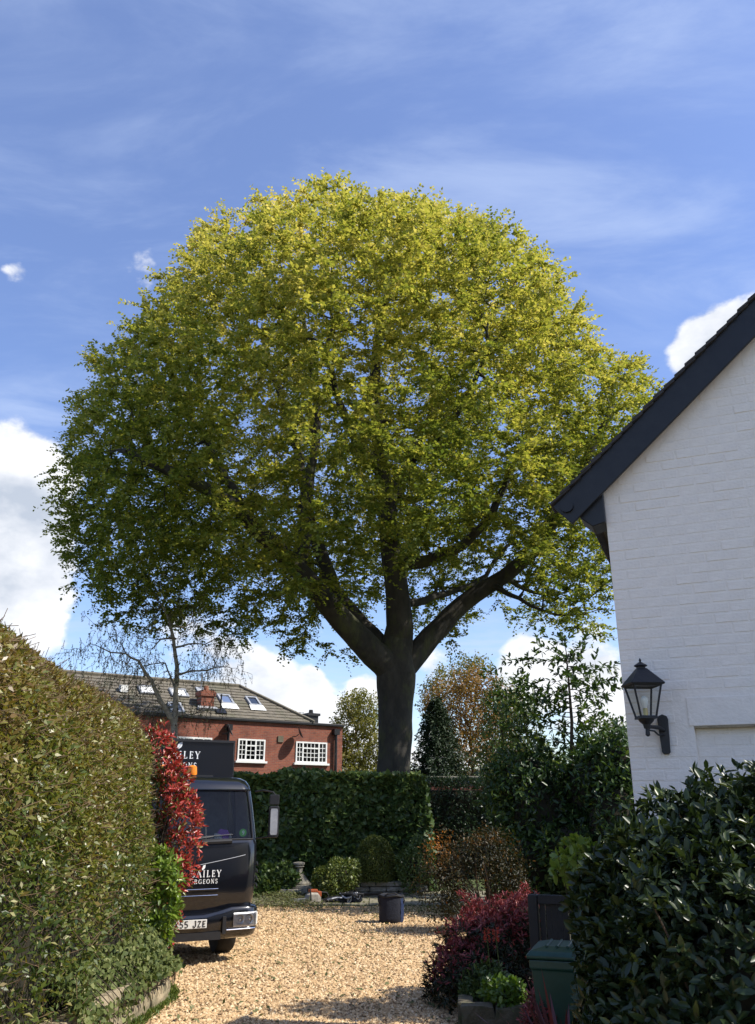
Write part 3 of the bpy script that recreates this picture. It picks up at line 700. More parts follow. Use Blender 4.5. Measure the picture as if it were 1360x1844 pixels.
    for px, y0, y1 in ((397, 1284, 1250), (362, 1245, 1212)):
        b = roofl(px, y0); top = at(px, y1, rw(b)[1])[2]; m = MB(); m.tube([b, (b[0], b[1], top)], .035, 6); m.box((b[0], b[1] - .03, b[2] + .06), (.5, .4, .1), rx=pit); m.build('vent_pipe', 'pipe_black' if px == 397 else 'lead', h)
    b = roofl(222, 1247); m = MB(); m.box((b[0], b[1], b[2] + .16), (.34, .34, .32)); m.build('roof_vent', 'window_white', h)
    a = at(533, 1283, 47.0) - RB0; ax, ay, az = float(a @ rx), float(a @ ry), float(a[2]); m = MB(); m.tube([(ax, ay, ze - .5), (ax, ay, az + .1)], .02, 5); m.tube([(ax - .7, ay, az), (ax + .5, ay, az)], .014, 4)
    for k in range(6): m.tube([(ax - .6 + k * .2, ay - .2, az), (ax - .6 + k * .2, ay + .2, az + .02)], .008, 4)
    m.build('aerial', 'dish_grey', h)
    # windows with glazing bars and single panes
    def window(px0, py0, px1, py1, lights):
        x0, z1 = rl(px0, py0); x1, z0 = rl(px1, py1)
        m = MB(); f = .07
        m.box(((x0 + x1) / 2, -.012, z1 - f / 2), (x1 - x0, .07, f)); m.box(((x0 + x1) / 2, -.012, z0 + f / 2), (x1 - x0, .07, f))
        tot = sum(l[0] for l in lights); x = x0; panes = []; m.box((x0 + f / 2, -.012, (z0 + z1) / 2), (f, .07, z1 - z0 - 2 * f))
        for w, cols, rows, top in lights:
            xe = x + (x1 - x0) * w / tot; m.box((xe - f / 2, -.012, (z0 + z1) / 2), (f, .07, z1 - z0 - 2 * f)); xa, xb = x + (f if x == x0 else 0), xe - f; za, zb = z0 + f, z1 - f
            if top:
                zc = zb - (zb - za) * .27; m.box(((xa + xb) / 2, -.012, zc), (xb - xa, .07, f * .9))
                for j in range(cols):
                    panes.append((xa + (xb - xa) * j / cols, xa + (xb - xa) * (j + 1) / cols, zc + f / 2, zb))
                    if j: m.box((xa + (xb - xa) * j / cols, -.01, (zc + zb) / 2), (.028, .04, zb - zc))
                zb = zc - f / 2
            for j in range(1, cols): m.box((xa + (xb - xa) * j / cols, -.01, (za + zb) / 2), (.028, .04, zb - za))
            for j in range(1, rows): m.box(((xa + xb) / 2, -.008, za + (zb - za) * j / rows), (xb - xa, .036, .028))
            for a in range(cols):
                for b_ in range(rows): panes.append((xa + (xb - xa) * a / cols, xa + (xb - xa) * (a + 1) / cols, za + (zb - za) * b_ / rows, za + (zb - za) * (b_ + 1) / rows))
            x = xe
        w_ = m.build('window', 'window_white', h)
        for a, b_, c, d in panes:
            q = MB(); y = -.006 + random.uniform(-.002, .002); q._add([(a, y, c), (b_, y, c), (b_, y + random.uniform(-.003, .003), d), (a, y, d)], [(0, 1, 2, 3)]); q.build('pane', 'pane_glass', w_)
        m = MB(); m.box(((x0 + x1) / 2, -.003, (z0 + z1) / 2), (x1 - x0 - .05, .002, z1 - z0 - .05)); m.build('room', 'room_dark', w_)
        m = MB(); m.box(((x0 + x1) / 2, -.06, z0 - .05), (x1 - x0 + .2, .14, .09)); m.build('sill', 'window_white', w_)
    window(429, 1330, 476, 1371, [(1, 2, 4, 0), (1.1, 2, 3, 1), (1, 2, 4, 0)])
    window(533, 1335, 588, 1375, [(1, 2, 4, 0), (2.1, 4, 3, 1), (1, 2, 4, 0)])
    window(318, 1326, 379, 1374, [(1, 2, 4, 0), (1.2, 2, 3, 1), (1.2, 2, 3, 1), (1, 2, 4, 0)])
    for px, top in ((603, 1317), (410, 1308)):
        x, z = rl(px, top); m = MB(); m.tube([(x, -.13, 0), (x, -.13, z - .15)], .075, 8); m.box((x, -.14, z - .05), (.3, .24, .26)); m.build('downpipe', 'pipe_black', h)
    for px, py in ((531, 1323), (405, 1318)):
        x, z = rl(px, py); m = MB(); m.tube([(x - .12, 0, z - .1), (x - .05, -.25, z - .1), (x, -.4, z)], .022, 5)
        M = Matrix.Translation((x, -.45, z + .03)) @ Matrix.Rotation(math.radians(62), 4, 'Z') @ Matrix.Rotation(math.radians(66), 4, 'X'); m.M = M; m.lathe([(.02, 0), (.18, .03), (.30, .09), (.295, .092), (.17, .042), (.01, .012)], 14); m.build('satellite_dish', 'dish_grey', h)
    x, z = rl(505, 1331); m = MB(); m.box((x, -.03, z), (.28, .06, .28)); m.build('air_vent', 'roof_tile', h)
red_house()

# garden wall with pale coping, far behind the hedge
def garden_wall():
    a, b = at(700, 1398, 31.0), at(960, 1397, 31.0); t = thing('garden_wall', 'low brick garden wall with pale coping behind the dark hedge', 'wall', (a[0], 31, 0)); L = b[0] - a[0] + 3; H = a[2]
    m = MB(); m.box((L / 2, .12, (H - .08) / 2), (L, .23, H - .08)); m.build('wall', 'red_brick', t); x = 0
    while x < L: m = MB(); m.box((x + .45, .12, H - .035 + random.uniform(-.004, .004)), (.89, .34, .07)); m.build('coping_stone', 'old_stone', t, .01, seg=1); x += .9
garden_wall()

# stone edging of the raised bed on the left
def edging():
    t = thing('stone_edging', 'two courses of weathered sandstone blocks edging the raised hedge bed', 'retaining wall', (-2.6, 10.5, 0))
    path = [(-2.66, 5.5), (-2.64, 7), (-2.62, 8), (-2.60, 8.6), (-2.58, 9.2), (-2.54, 9.75), (-2.48, 10.3), (-2.44, 10.85), (-2.52, 11.35), (-2.78, 11.8), (-3.2, 12.05), (-3.8, 12.25), (-4.6, 12.4)]
    for course in range(2):
        pts = [(a[0] * (1 - f) + b[0] * f, a[1] * (1 - f) + b[1] * f) for a, b in zip(path, path[1:]) for f in ((0.0,) if course == 0 else (.45,))]
        for i in range(len(pts) - 1):
            a, b = Vector(pts[i]), Vector(pts[i + 1]); d = (b - a).normalized(); nrml = Vector((d.y, -d.x)); n = 6; r = random.Random(i * 7 + course); V = []
            h0, h1 = (0, .19 + r.uniform(-.012, .01)) if course == 0 else (.195, .37 + r.uniform(-.02, .015)); off = .02 * course + r.uniform(-.015, .015)
            rings = []
            for k in range(n):
                f = (k + .03) / (n - 1) * .985 if k else .012
                c = a.lerp(b, min(.988, f)); w = r.uniform(-.008, .008); q = .035
                o1 = c + nrml * (.0 - off + w); o2 = c - nrml * (.26 + off)
                rings.append([(o2.x + 2.6, o2.y - 10.5, h0), (o1.x + 2.6, o1.y - 10.5, h0 + .004), (o1.x + 2.6 + nrml.x * .008, o1.y - 10.5 + nrml.y * .008, (h0 + h1) / 2 + r.uniform(-.02, .02)), (o1.x + 2.6 - nrml.x * q, o1.y - 10.5 - nrml.y * q, h1 + r.uniform(-.008, .008)), (o2.x + 2.6, o2.y - 10.5, h1)])
            m = MB(); m.loft(rings); m.build('stone', 'sandstone', t, .008, seg=1)
edging()

# ================================================================== lettering (drawn as strokes)
def arc(cx, cy, rx_, ry_, a0, a1, w, n=9, w2=None):
    p = [(cx + rx_ * math.cos(math.radians(a0 + (a1 - a0) * i / n)), cy + ry_ * math.sin(math.radians(a0 + (a1 - a0) * i / n))) for i in range(n + 1)]
    return [(p[i][0], p[i][1], p[i + 1][0], p[i + 1][1], w if w2 is None else w2 + (w - w2) * abs(math.cos(math.radians(a0 + (a1 - a0) * (i + .5) / n)))) for i in range(n)]
TH, TN = .15, .07
def ser(x, y, w=.26): return [(x - w / 2, y, x + w / 2, y, TN * .9)]
SERIF = {
    'A': (.86, [(.08, 0, .42, 1, TN), (.44, 1, .78, 0, TH), (.22, .36, .62, .36, TN)] + ser(.08, .03) + ser(.78, .03)),
    'B': (.72, [(.2, 0, .2, 1, TH)] + ser(.16, .03, .24) + ser(.16, .97, .24) + [(.2, .97, .38, .97, TN), (.2, .53, .40, .53, TN), (.2, .03, .40, .03, TN)] + arc(.38, .75, .2, .22, -90, 90, TH, w2=TN) + arc(.40, .28, .25, .25, -90, 90, TH, w2=TN)),
    'I': (.40, [(.2, 0, .2, 1, TH)] + ser(.2, .03) + ser(.2, .97)),
    'L': (.64, [(.2, 0, .2, 1, TH), (.2, .04, .58, .04, TN), (.57, .03, .57, .22, TN)] + ser(.18, .03) + ser(.2, .97)),
    'E': (.64, [(.2, 0, .2, 1, TH), (.1, .04, .58, .04, TN), (.1, .96, .56, .96, TN), (.2, .52, .46, .52, TN), (.57, .03, .57, .2, TN), (.55, .97, .55, .8, TN), (.46, .42, .46, .62, TN)]),
    'Y': (.80, [(.4, 0, .4, .45, TH), (.12, 1, .4, .42, TH), (.68, 1, .41, .44, TN)] + ser(.4, .03) + ser(.12, .97) + ser(.68, .97, .22)),
    'S': (.60, arc(.31, .74, .2, .23, 20, 250, TH * .8) + arc(.29, .26, .22, .24, -160, 80, TH * .8)),
    'U': (.82, [(.18, 1, .18, .35, TH), (.66, 1, .66, .35, TN)] + arc(.42, .32, .24, .29, 180, 360, TN, w2=TN) + ser(.18, .97) + ser(.66, .97)),
    'R': (.78, [(.2, 0, .2, 1, TH), (.2, .97, .4, .97, TN), (.2, .5, .4, .5, TN), (.4, .5, .7, .02, TH)] + arc(.4, .74, .21, .23, -90, 90, TH, w2=TN) + ser(.2, .03) + ser(.16, .97, .22)),
    'G': (.86, arc(.46, .5, .36, .47, 45, 330, TH, 14, TN) + [(.72, .1, .72, .42, TH)] + ser(.7, .42)),
    'O': (.90, arc(.45, .5, .36, .47, 0, 360, TH, 18, TN)),
    'N': (.88, [(.18, 0, .18, 1, TN), (.70, 0, .70, 1, TN), (.18, .98, .70, .02, TH)] + ser(.18, .03) + ser(.14, .97, .2) + ser(.70, .97)),
}
PW = .17
PLATE = {
    'X': (.66, [(.06, 0, .6, 1, PW), (.06, 1, .6, 0, PW)]),
    '5': (.66, [(.12, 1, .58, .99, PW * .85), (.13, 1, .1, .55, PW), (.1, .56, .32, .62, PW * .8)] + arc(.32, .31, .26, .29, -150, 95, PW * .9)),
    'J': (.62, [(.5, 1, .5, .28, PW), (.3, 1, .5, 1, PW * .8)] + arc(.28, .28, .22, .26, 180, 360, PW)),
    'Z': (.66, [(.06, .94, .6, .94, PW * .85), (.56, .94, .1, .06, PW), (.06, .06, .6, .06, PW * .85)]),
    'E': (.62, [(.14, 0, .14, 1, PW), (.14, .93, .58, .93, PW * .85), (.14, .5, .52, .5, PW * .85), (.14, .07, .58, .07, PW * .85)]),
    '9': (.62, arc(.3, .7, .2, .24, 0, 360, PW, 14) + [(.5, .7, .46, .3, PW), (.46, .3, .2, .05, PW)]),
    ' ': (.45, []),
}
def letters(text, font, height, gap=.16):
    m = []; x = 0.0
    for ch in text:
        w, st = font[ch]
        for a, b, c, d, wd in st:
            dx, dy = c - a, d - b; l = math.hypot(dx, dy) or 1; ux, uy = dx / l, dy / l; e = wd * .12
            px_, py_ = -uy * wd / 2, ux * wd / 2
            q = [(a - ux * e + px_, b - uy * e + py_), (a - ux * e - px_, b - uy * e - py_), (c + ux * e - px_, d + uy * e - py_), (c + ux * e + px_, d + uy * e + py_)]
            m.append([((x + p) * height, r * height) for p, r in q])
        x += w + gap
    return m, (x - gap) * height
def lettering(name, text, font, height, right, z, yfun, mat, parent, gap=.16, tilt=0.0):
    """text whose right end is at x=right on a surface y=yfun(x,z); each stroke 1 mm proud of the last"""
    q, wd = letters(text, font, height, gap); b = MB(); i = 0
    for poly in q:
        i += 1; vs = []
        for x, zz in poly:
            X = right - wd + x; Z = z + zz; vs.append((X, yfun(X, Z) - .003 - .00005 * i, Z))
        b._add(vs, [(0, 1, 2, 3)])
    return b.build(name, mat, parent)
def leaf_logo(parent, x, z, L, yfun):
    b = MB(); n = 8; ang = math.radians(58); top, bot = [], []
    for i in range(n + 1):
        t = i / n; w = .30 * L * math.sin(PI * t ** .9) ; top.append((t * L, w * .95)); bot.append((t * L, -w * .8))
    for part, off in ((top, .012), (bot, -.012)):
        vs = []
        for u, v in part + [(t_, off * L / .2) for t_ in (L, 0)]:
            X = x + u * math.cos(ang) - v * math.sin(ang); Z = z + u * math.sin(ang) + v * math.cos(ang); vs.append((X, yfun(X, Z) - .0035, Z))
        b._add(vs, [tuple(range(len(vs)))])
    return b.build('leaf_logo', 'letter_white', parent)

# ================================================================== the truck
def truck():
    t = thing('truck', 'black tipper truck with white lettering parked behind the hedge', 'truck', (-2.67, 12.86, 0), math.radians(25))
    RE = 1.78
    LV = [(.60, .98, .16, .22), (.72, 1.01, .10, .22), (.95, 1.03, .065, .21), (1.2, 1.045, .055, .20), (1.45, 1.045, .075, .19), (1.60, 1.04, .10, .18), (1.655, 1.035, .125, .17), (1.85, 1.025, .19, .165), (2.1, 1.005, .27, .16), (2.36, .98, .36, .16), (2.43, .965, .395, .17), (2.50, .935, .45, .2), (2.545, .87, .53, .22), (2.56, .75, .66, .25)]
    xs = [1, .75, .5, .25, 0, -.25, -.5, -.75, -1]
    def ring(z, w, f, r, inset=0.0):
        w -= inset; f += inset; p = [(w, RE, z), (w, 1.42, z), (w, .72, z), (w, f + r + .02, z)]
        for k in range(5): a = PI / 2 * (k + .5) / 5; p.append((w - r + r * math.cos(a), f + r - r * math.sin(a), z))
        for x in xs: p.append((x * (w - r), f + .03 * (x * x) * .9 - .0 if abs(x) < 1 else f + .012, z))
        for k in range(5): a = PI / 2 * (1 - (k + .5) / 5); p.append((-(w - r + r * math.cos(a)), f + r - r * math.sin(a), z))
        return p + [(-w, f + r + .02, z), (-w, .72, z), (-w, 1.42, z), (-w, RE, z)]
    def ring(z, w, f, r, inset=0.0):
        w -= inset; f += inset; bow = .045
        p = [(w, RE, z), (w, 1.42, z), (w, .72, z), (w, f + bow + r + .02, z)]
        for k in range(5): a = PI / 2 * (k + .5) / 5; p.append((w - r + r * math.cos(a), f + bow + r - r * math.sin(a), z))
        for x in xs: p.append((x * (w - r), f + bow * x * x, z))
        for k in range(5): a = PI / 2 * (1 - (k + .5) / 5); p.append((-(w - r + r * math.cos(a)), f + bow + r - r * math.sin(a), z))
        return p + [(-w, f + bow + r + .02, z), (-w, .72, z), (-w, 1.42, z), (-w, RE, z)]
    R = [ring(*l) for l in LV]; n = len(R[0]); V = [p for r in R for p in r]; F = []; G = []; S = []
    i0 = 4 + 5; i1 = i0 + len(xs) - 1                          # front columns
    for i in range(len(R) - 1):
        for j in range(n - 1):
            f = (i * n + j, i * n + j + 1, (i + 1) * n + j + 1, (i + 1) * n + j)
            if 6 <= i < 9 and i0 - 2 <= j < i1 + 2: G.append(f)
            elif 6 <= i < 9 and (j == 1 or j == n - 3): S.append(f)
            else: F.append(f)
        F.append((i * n + n - 1, i * n, (i + 1) * n, (i + 1) * n + n - 1))
    F.append(tuple((len(R) - 1) * n + j for j in range(n))); F.append(tuple(reversed(range(n))))
    def yf(x, z):                                              # the front skin at x, z
        for a, b in zip(LV, LV[1:]):
            if a[0] <= z <= b[0]:
                k = (z - a[0]) / (b[0] - a[0]); w = a[1] + (b[1] - a[1]) * k; f = a[2] + (b[2] - a[2]) * k; r = a[3] + (b[3] - a[3]) * k
                q = x / (w - r); return f + .045 * q * q
        return .1
    m = MB(); m._add(V, F); m.build('cab', 'truck_black', t, smooth=True)
    m = MB(); m._add([(p[0] * .992, p[1] + .012, p[2]) for p in V], G); o = m.build('windscreen', 'windscreen', t, smooth=True)
    m = MB(); m._add([(p[0] * .99, p[1], p[2]) for p in V], S); m.build('side_window', 'windscreen', t)
    # rubber seal round the windscreen, bonnet highlight line, grille bars with highlight strips
    edge = [R[6][j] for j in range(i0 - 2, i1 + 3)] + [R[k][i1 + 2] for k in (7, 8)] + [R[9][j] for j in range(i1 + 2, i0 - 3, -1)] + [R[k][i0 - 2] for k in (8, 7, 6)]
    m = MB(); m.tube([(p[0], p[1] - .002, p[2]) for p in edge], .013, 6); m.build('window_seal', 'truck_plastic', t)
    m = MB(); m.tube([(x, yf(x, 1.45 - .15 * (1 - abs(x) / .86) ** .9) - .001, 1.45 - .15 * (1 - abs(x) / .86) ** .9) for x in [(-.82 + .0911 * k) for k in range(19)]], .004, 5); m.build('bonnet_highlight', 'lead', t)  # pale grey tube imitates the highlight along the black bonnet seam
    for z in (.985, .90):
        m = MB(); m.tube([(x, yf(x, z) - .006, z) for x in [-.42 + .07 * k for k in range(13)]], .011, 6); m.build('grille_bar', 'truck_black', t, smooth=True)
        m = MB(); m.tube([(x, yf(x, z + .012) - .012, z + .012) for x in [-.42 + .07 * k for k in range(13)]], .0035, 5); m.build('grille_highlight', 'chrome', t)  # bright strip imitates the highlight along each black grille bar
    m = MB(); m.tube([(-.6, yf(-.6, 1.63) - .01, 1.63), (-.2, yf(-.2, 1.62) - .012, 1.62), (.2, yf(.2, 1.62) - .012, 1.62), (.6, yf(.6, 1.63) - .01, 1.63)], .03, 6); m.build('scuttle', 'truck_plastic', t)
    for x0, x1 in ((-.05, .62), (-.72, -.12)):
        m = MB(); m.tube([(x0 - .05, yf(x0, 1.62) - .03, 1.615), (x0 + .05, yf(x0, 1.67) - .035, 1.665), (x1 - .3, yf(x1, 1.72) - .035, 1.70)], .009, 5); m.tube([(x0 - .02, yf(x0, 1.68) - .022, 1.685), (x1, yf(x1, 1.73) - .022, 1.725)], .007, 5); m.build('wiper', 'truck_plastic', t)
    # sun visor lip and roof marker
    m = MB(); m.tube([R[9][j] for j in range(i0 - 3, i1 + 4)], .018, 6); m.build('visor_lip', 'truck_black', t, smooth=True)
    # corner air deflectors, step and door seams
    for sx in (1, -1):
        m = MB()
        for z in (1.02, 1.12, 1.22, 1.32): m.tube([(sx * 1.035, .18, z - .03), (sx * 1.06, .30, z), (sx * 1.055, .42, z + .01)], .014, 5)
        m.build('air_deflector', 'truck_plastic', t)
        m = MB(); m.tube([(sx * 1.05, .50, .62), (sx * 1.055, .50, 1.2), (sx * 1.05, .50, 1.6), (sx * .99, .62, 2.3)], .006, 5); m.tube([(sx * 1.05, 1.55, .62), (sx * 1.05, 1.55, 2.3)], .006, 5); d = m.build('door', 'truck_plastic', t)
        m = MB(); m.box((sx * 1.06, 1.42, 1.45), (.03, .16, .04)); m.build('handle', 'truck_plastic', d)
        m = MB(); m.box((sx * .93, .66, .45), (.2, .5, .05)); m.build('step', 'truck_plastic', t, .01)
        # mirrors on a bent arm
        m = MB(); m.tube([(sx * 1.0, .36, 2.34), (sx * 1.1, .26, 2.36), (sx * 1.24, .20, 2.33), (sx * 1.31, .19, 2.25), (sx * 1.315, .19, 1.72)], .013, 6); m.tube([(sx * 1.03, .32, 1.66), (sx * 1.2, .24, 1.68), (sx * 1.3, .20, 1.74)], .011, 6); ar = m.build('mirror_arm', 'truck_plastic', t)
        def rr(cx, cz, w, h): return [(cx + w / 2 * a, cz + h / 2 * b) for a, b in ((-.8, -1), (.8, -1), (1, -.85), (1, .85), (.8, 1), (-.8, 1), (-1, .85), (-1, -.85))]
        mi = MB(); M = Matrix.Translation((sx * 1.255, .155, 0)) @ Matrix.Rotation(sx * -.25, 4, 'Z'); mi.prism(rr(0, 1.90, .16, .46), .07, M); q = mi.build('mirror', 'truck_plastic', t, .012)
        mi = MB(); mi.prism(rr(0, 1.90, .11, .38), .004, Matrix.Translation((sx * 1.255, .145, 0)) @ Matrix.Rotation(sx * -.25, 4, 'Z')); mi.build('mirror_face', 'truck_plastic' if sx < 0 else 'lead', q)
        mi = MB(); mi.prism(rr(0, 2.22, .15, .15), .07, M); mi.build('mirror', 'truck_plastic', t, .012)
    # bumper
    def bring(z, w, f, r):
        p = []
        for k in range(6): a = PI / 2 * k / 5; p.append((w - r + r * math.cos(a), f + .06 + r - r * math.sin(a), z))
        for x in (.75, .5, .25, 0, -.25, -.5, -.75): p.append((x * (w - r), f + .06 * x * x, z))
        for k in range(6): a = PI / 2 * (1 - k / 5); p.append((-(w - r + r * math.cos(a)), f + .06 + r - r * math.sin(a), z))
        return [(w, .50, z)] + p + [(-w, .50, z)]
    BL = [(.33, 1.0, .10, .2), (.36, 1.05, .04, .2), (.44, 1.07, 0, .2), (.60, 1.075, -.01, .2), (.72, 1.07, 0, .2), (.745, 1.05, .02, .2), (.75, 1.0, .06, .2)]
    def top(p, l):                                             # the top edge sits lower in the middle
        if l[0] < .7: return p
        k = min(1, max(0, (abs(p[0]) - .30) / .28)); k = k * k * (3 - 2 * k); return (p[0], p[1], p[2] - .085 * (1 - k))
    m = MB(); m.loft([[top(p, l) for p in bring(*l)] for l in BL]); bump = m.build('bumper', 'truck_black', t, smooth=True)
    m = MB(); m.box((0, .05, .39), (.95, .12, .1)); m.build('lower_grille', 'truck_plastic', bump)
    for sx in (1, -1):
        def by(x): 
            ax = abs(x); w, r = 1.075, .2
            if ax < w - r: return -.01 + .06 * (ax / (w - r)) ** 2
            s = min(1, (ax - (w - r)) / r); return -.01 + .06 + r - r * math.sqrt(max(0, 1 - s * s))
        xsn = [.66 + .375 * k / 6 for k in range(7)]
        m = MB(); rg = [[(sx * x, by(x) - .008, .485), (sx * x, by(x) - .016, .50), (sx * x, by(x) - .016, .655), (sx * x, by(x) - .008, .67), (sx * x, by(x) + .03, .67), (sx * x, by(x) + .03, .485)] for x in xsn]; m.loft(rg); hl = m.build('headlight', 'lamp_reflector', t)
        for cx in (.755, .90):
            m = MB(); M = Matrix.Translation((sx * cx, by(cx) - .018, .578)) @ Matrix.Rotation(PI / 2, 4, 'X') @ Matrix.Rotation(0, 4, 'Z'); m.M = M; m.lathe([(.066, -.005), (.068, .004), (.058, .004), (.045, -.006), (.02, -.012), (.016, .01), (.001, .012)], 18); m.build('reflector', 'steel', hl, smooth=True)
        m = MB(); m._add([(sx * x, by(x) - .028, z) for x in xsn for z in (.49, .665)], [(2 * i, 2 * i + 2, 2 * i + 3, 2 * i + 1) for i in range(6)]); m.build('lens', 'lamp_lens', hl)
        m = MB(); m.loft([[(sx * x, by(x) - .02, .50), (sx * x, by(x) - .02, .655), (sx * x, by(x) + .02, .655), (sx * x, by(x) + .02, .50)] for x in (1.0, 1.03, 1.05, 1.066)]); m.build('indicator', 'bulb', hl)
        m = MB(); m.tube([(sx * x, by(x) - .012, .455) for x in [.56 + .07 * k for k in range(8)]], .008, 5); m.build('bumper_trim', 'chrome', bump, smooth=True)
        m = MB(); m.box((sx * .52, .0, .52), (.05, .04, .22)); m.build('bumper_slot', 'truck_plastic', bump)
    m = MB(); m.prism([(-.26, .50), (.26, .50), (.26, .612), (-.26, .612)], .012, Matrix.Translation((0, -.035, 0))); pl = m.build('number_plate', 'plate_white', t, .003, seg=1)
    lettering('lettering', 'X55 JZE', PLATE, .079, .243, .517, lambda x, z: -.036, 'letter_black', pl, .2)
    lettering('lettering', 'BAILEY', SERIF, .090, .455, 1.155, yf, 'letter_white', t, .20)
    lettering('lettering', 'SURGEONS', SERIF, .060, .405, 1.068, yf, 'letter_white', t, .22)
    leaf_logo(t, .165, 1.250, .085, yf)
    # inside the cab
    m = MB(); m.box((0, .52, 1.56), (1.9, .5, .14)); m.build('dashboard', 'dash', t, .03)
    m = MB(); m.box((0, 1.72, 1.9), (1.9, .03, 1.0)); m.box((0, 1.2, 1.15), (1.9, 1.0, .05)); m.build('cab_lining', 'lining_grey', t)
    for x in (.18, -.55):
        m = MB(); m.loft([[(x + w * a, 1.22 + .1 * (z - 1.4) + d * b, z) for a, b in ((-1, -1), (1, -1), (1, 1), (-1, 1))] for z, w, d in ((1.25, .22, .05), (1.6, .235, .06), (1.88, .19, .055), (1.95, .12, .05), (2.08, .11, .045), (2.12, .09, .04))]); m.build('seat', 'seat_grey', t, .02)
    m = MB(); M = Matrix.Translation((-.5, .72, 1.72)) @ Matrix.Rotation(math.radians(35), 4, 'X'); m.M = M; pts = [(.21 * math.cos(2 * PI * k / 20), .21 * math.sin(2 * PI * k / 20), 0) for k in range(21)]; m.tube(pts, .014, 6); m.build('steering_wheel', 'dash', t)
    m = MB(); m._add([(.42, .38, 1.66), (.64, .40, 1.66), (.62, .45, 1.78), (.50, .46, 1.80), (.44, .55, 1.70), (.70, .55, 1.67)], [(0, 1, 2, 3), (0, 3, 4), (1, 5, 2), (3, 2, 5, 4)]); m.build('purple_cloth', 'purple', t)
    for k in range(16):
        m = MB(); a = random.uniform(-.1, .72); m.box((a, random.uniform(.36, .5), 1.65 + random.uniform(0, .05)), (random.uniform(.03, .12), random.uniform(.03, .1), random.uniform(.02, .08)), rz=random.uniform(0, 3), rx=random.uniform(-.5, .5)); m.build('clutter', random.choice(['paper', 'saw_cream', 'seat_grey', 'harness_white', 'dash']), t, .006, seg=1)
    m = MB(); m.prism([(-.10, 1.68), (.10, 1.68), (.10, 1.79), (-.10, 1.79)], .004, Matrix.Translation((0.02, .17, 0)) @ Matrix.Rotation(0, 4, 'Z')); m.build('permit_card', 'paper', t)
    gy = .243
    m = MB(); m.M = Matrix.Translation((.80, gy, 1.745)) @ Matrix.Rotation(PI / 2, 4, 'X'); m.lathe([(.056, 0), (.056, .003)], 18); st = m.build('round_sticker', 'sticker_green', t)
    lettering('lettering', '9', PLATE, .06, .822, 1.715, lambda x, z: gy - .004, 'letter_white', st)
    # chassis, axles and wheels
    m = MB()
    for x in (-.4, .4): m.box((x, 3.0, .62), (.09, 5.2, .2))
    m.box((0, 1.15, .42), (1.5, .12, .12)); m.box((0, 4.5, .44), (1.5, .14, .14)); m.build('chassis', 'truck_plastic', t)
    def wheel(x, y, r=.40, w=.27):
        prof = [(r * .60, -w / 2), (r * .94, -w / 2), (r, -w * .34), (r, w * .34), (r * .94, w / 2), (r * .60, w / 2)]
        m = MB(); m.M = Matrix.Translation((x, y, r)) @ Matrix.Rotation(PI / 2, 4, 'Y'); m.lathe(prof, 28)
        w_ = m.build('wheel', 'tyre', t, smooth=True)
        s = 1 if x > 0 else -1
        m = MB(); m.M = Matrix.Translation((x + s * .03, y, r)) @ Matrix.Rotation(PI / 2, 4, 'Y'); m.lathe([(.02, s * .12), (.08, s * .12), (.09, s * .04), (.20, s * .02), (.25, s * .10), (.26, s * .10)], 20); m.build('rim', 'rim_grey', w_, smooth=True)
    for x in (-.81, .81): wheel(x, 1.15)
    for x in (-.90, -.64, .64, .90): wheel(x, 4.5)
    for x in (-.86, .86):
        m = MB(); rg = [[(x - .16, 1.15 - .48 * math.cos(a), .40 + .48 * math.sin(a)), (x + .16, 1.15 - .48 * math.cos(a), .40 + .48 * math.sin(a)), (x + .16, 1.15 - .46 * math.cos(a), .40 + .46 * math.sin(a)), (x - .16, 1.15 - .46 * math.cos(a), .40 + .46 * math.sin(a))] for a in [PI * (.12 + .76 * k / 10) for k in range(11)]]; m.loft(rg); m.build('mudguard', 'truck_plastic', t)
    # tipper box
    m = MB(); y0, y1, zb, zt = 1.98, 5.7, .98, 3.22
    for c, d in (((0, y0 + .02, (zb + zt) / 2), (2.14, .04, zt - zb)), ((-1.05, (y0 + y1) / 2 + .02, (zb + zt) / 2), (.04, y1 - y0 - .04, zt - zb)), ((1.05, (y0 + y1) / 2 + .02, (zb + zt) / 2), (.04, y1 - y0 - .04, zt - zb)), ((0, y1, (zb + zt) / 2), (2.06, .04, zt - zb)), ((0, (y0 + y1) / 2, zb + .03), (2.06, y1 - y0 - .06, .06))): m.box(c, d)
    bx = m.build('tipper_box', 'truck_black', t, .006, seg=1)
    m = MB()
    for x in (-1.075, 1.075):
        for y in (2.03, 2.9, 3.8, 4.7, 5.6): m.box((x, y, (zb + zt) / 2), (.03, .07, zt - zb))
        m.box((x, 3.85, zt - .03), (.032, 3.66, .06))
    m.box((0, y0 - .005, zt - .02), (2.16, .05, .04)); m.build('box_frame', 'truck_plastic', bx)
    lettering('lettering', 'BAILEY', SERIF, .120, .475, 2.90, lambda x, z: y0, 'letter_white', bx, .2)
    lettering('lettering', 'SURGEONS', SERIF, .088, .42, 2.745, lambda x, z: y0, 'letter_white', bx, .2)
    leaf_logo(bx, .075, 3.055, .14, lambda x, z: y0)
    # amber light bar on the cab roof
    m = MB(); m.box((.0, .95, 2.575), (.9, .12, .04)); lb = m.build('light_bar', 'truck_plastic', t)
    for x in (-.34, .12):
        m = MB(); m.lathe([(.075, 2.59), (.08, 2.62), (.07, 2.72), (.04, 2.74), (.001, 2.745)], 14, (x, .95, 0)); m.build('beacon', 'amber', lb, smooth=True)
truck()

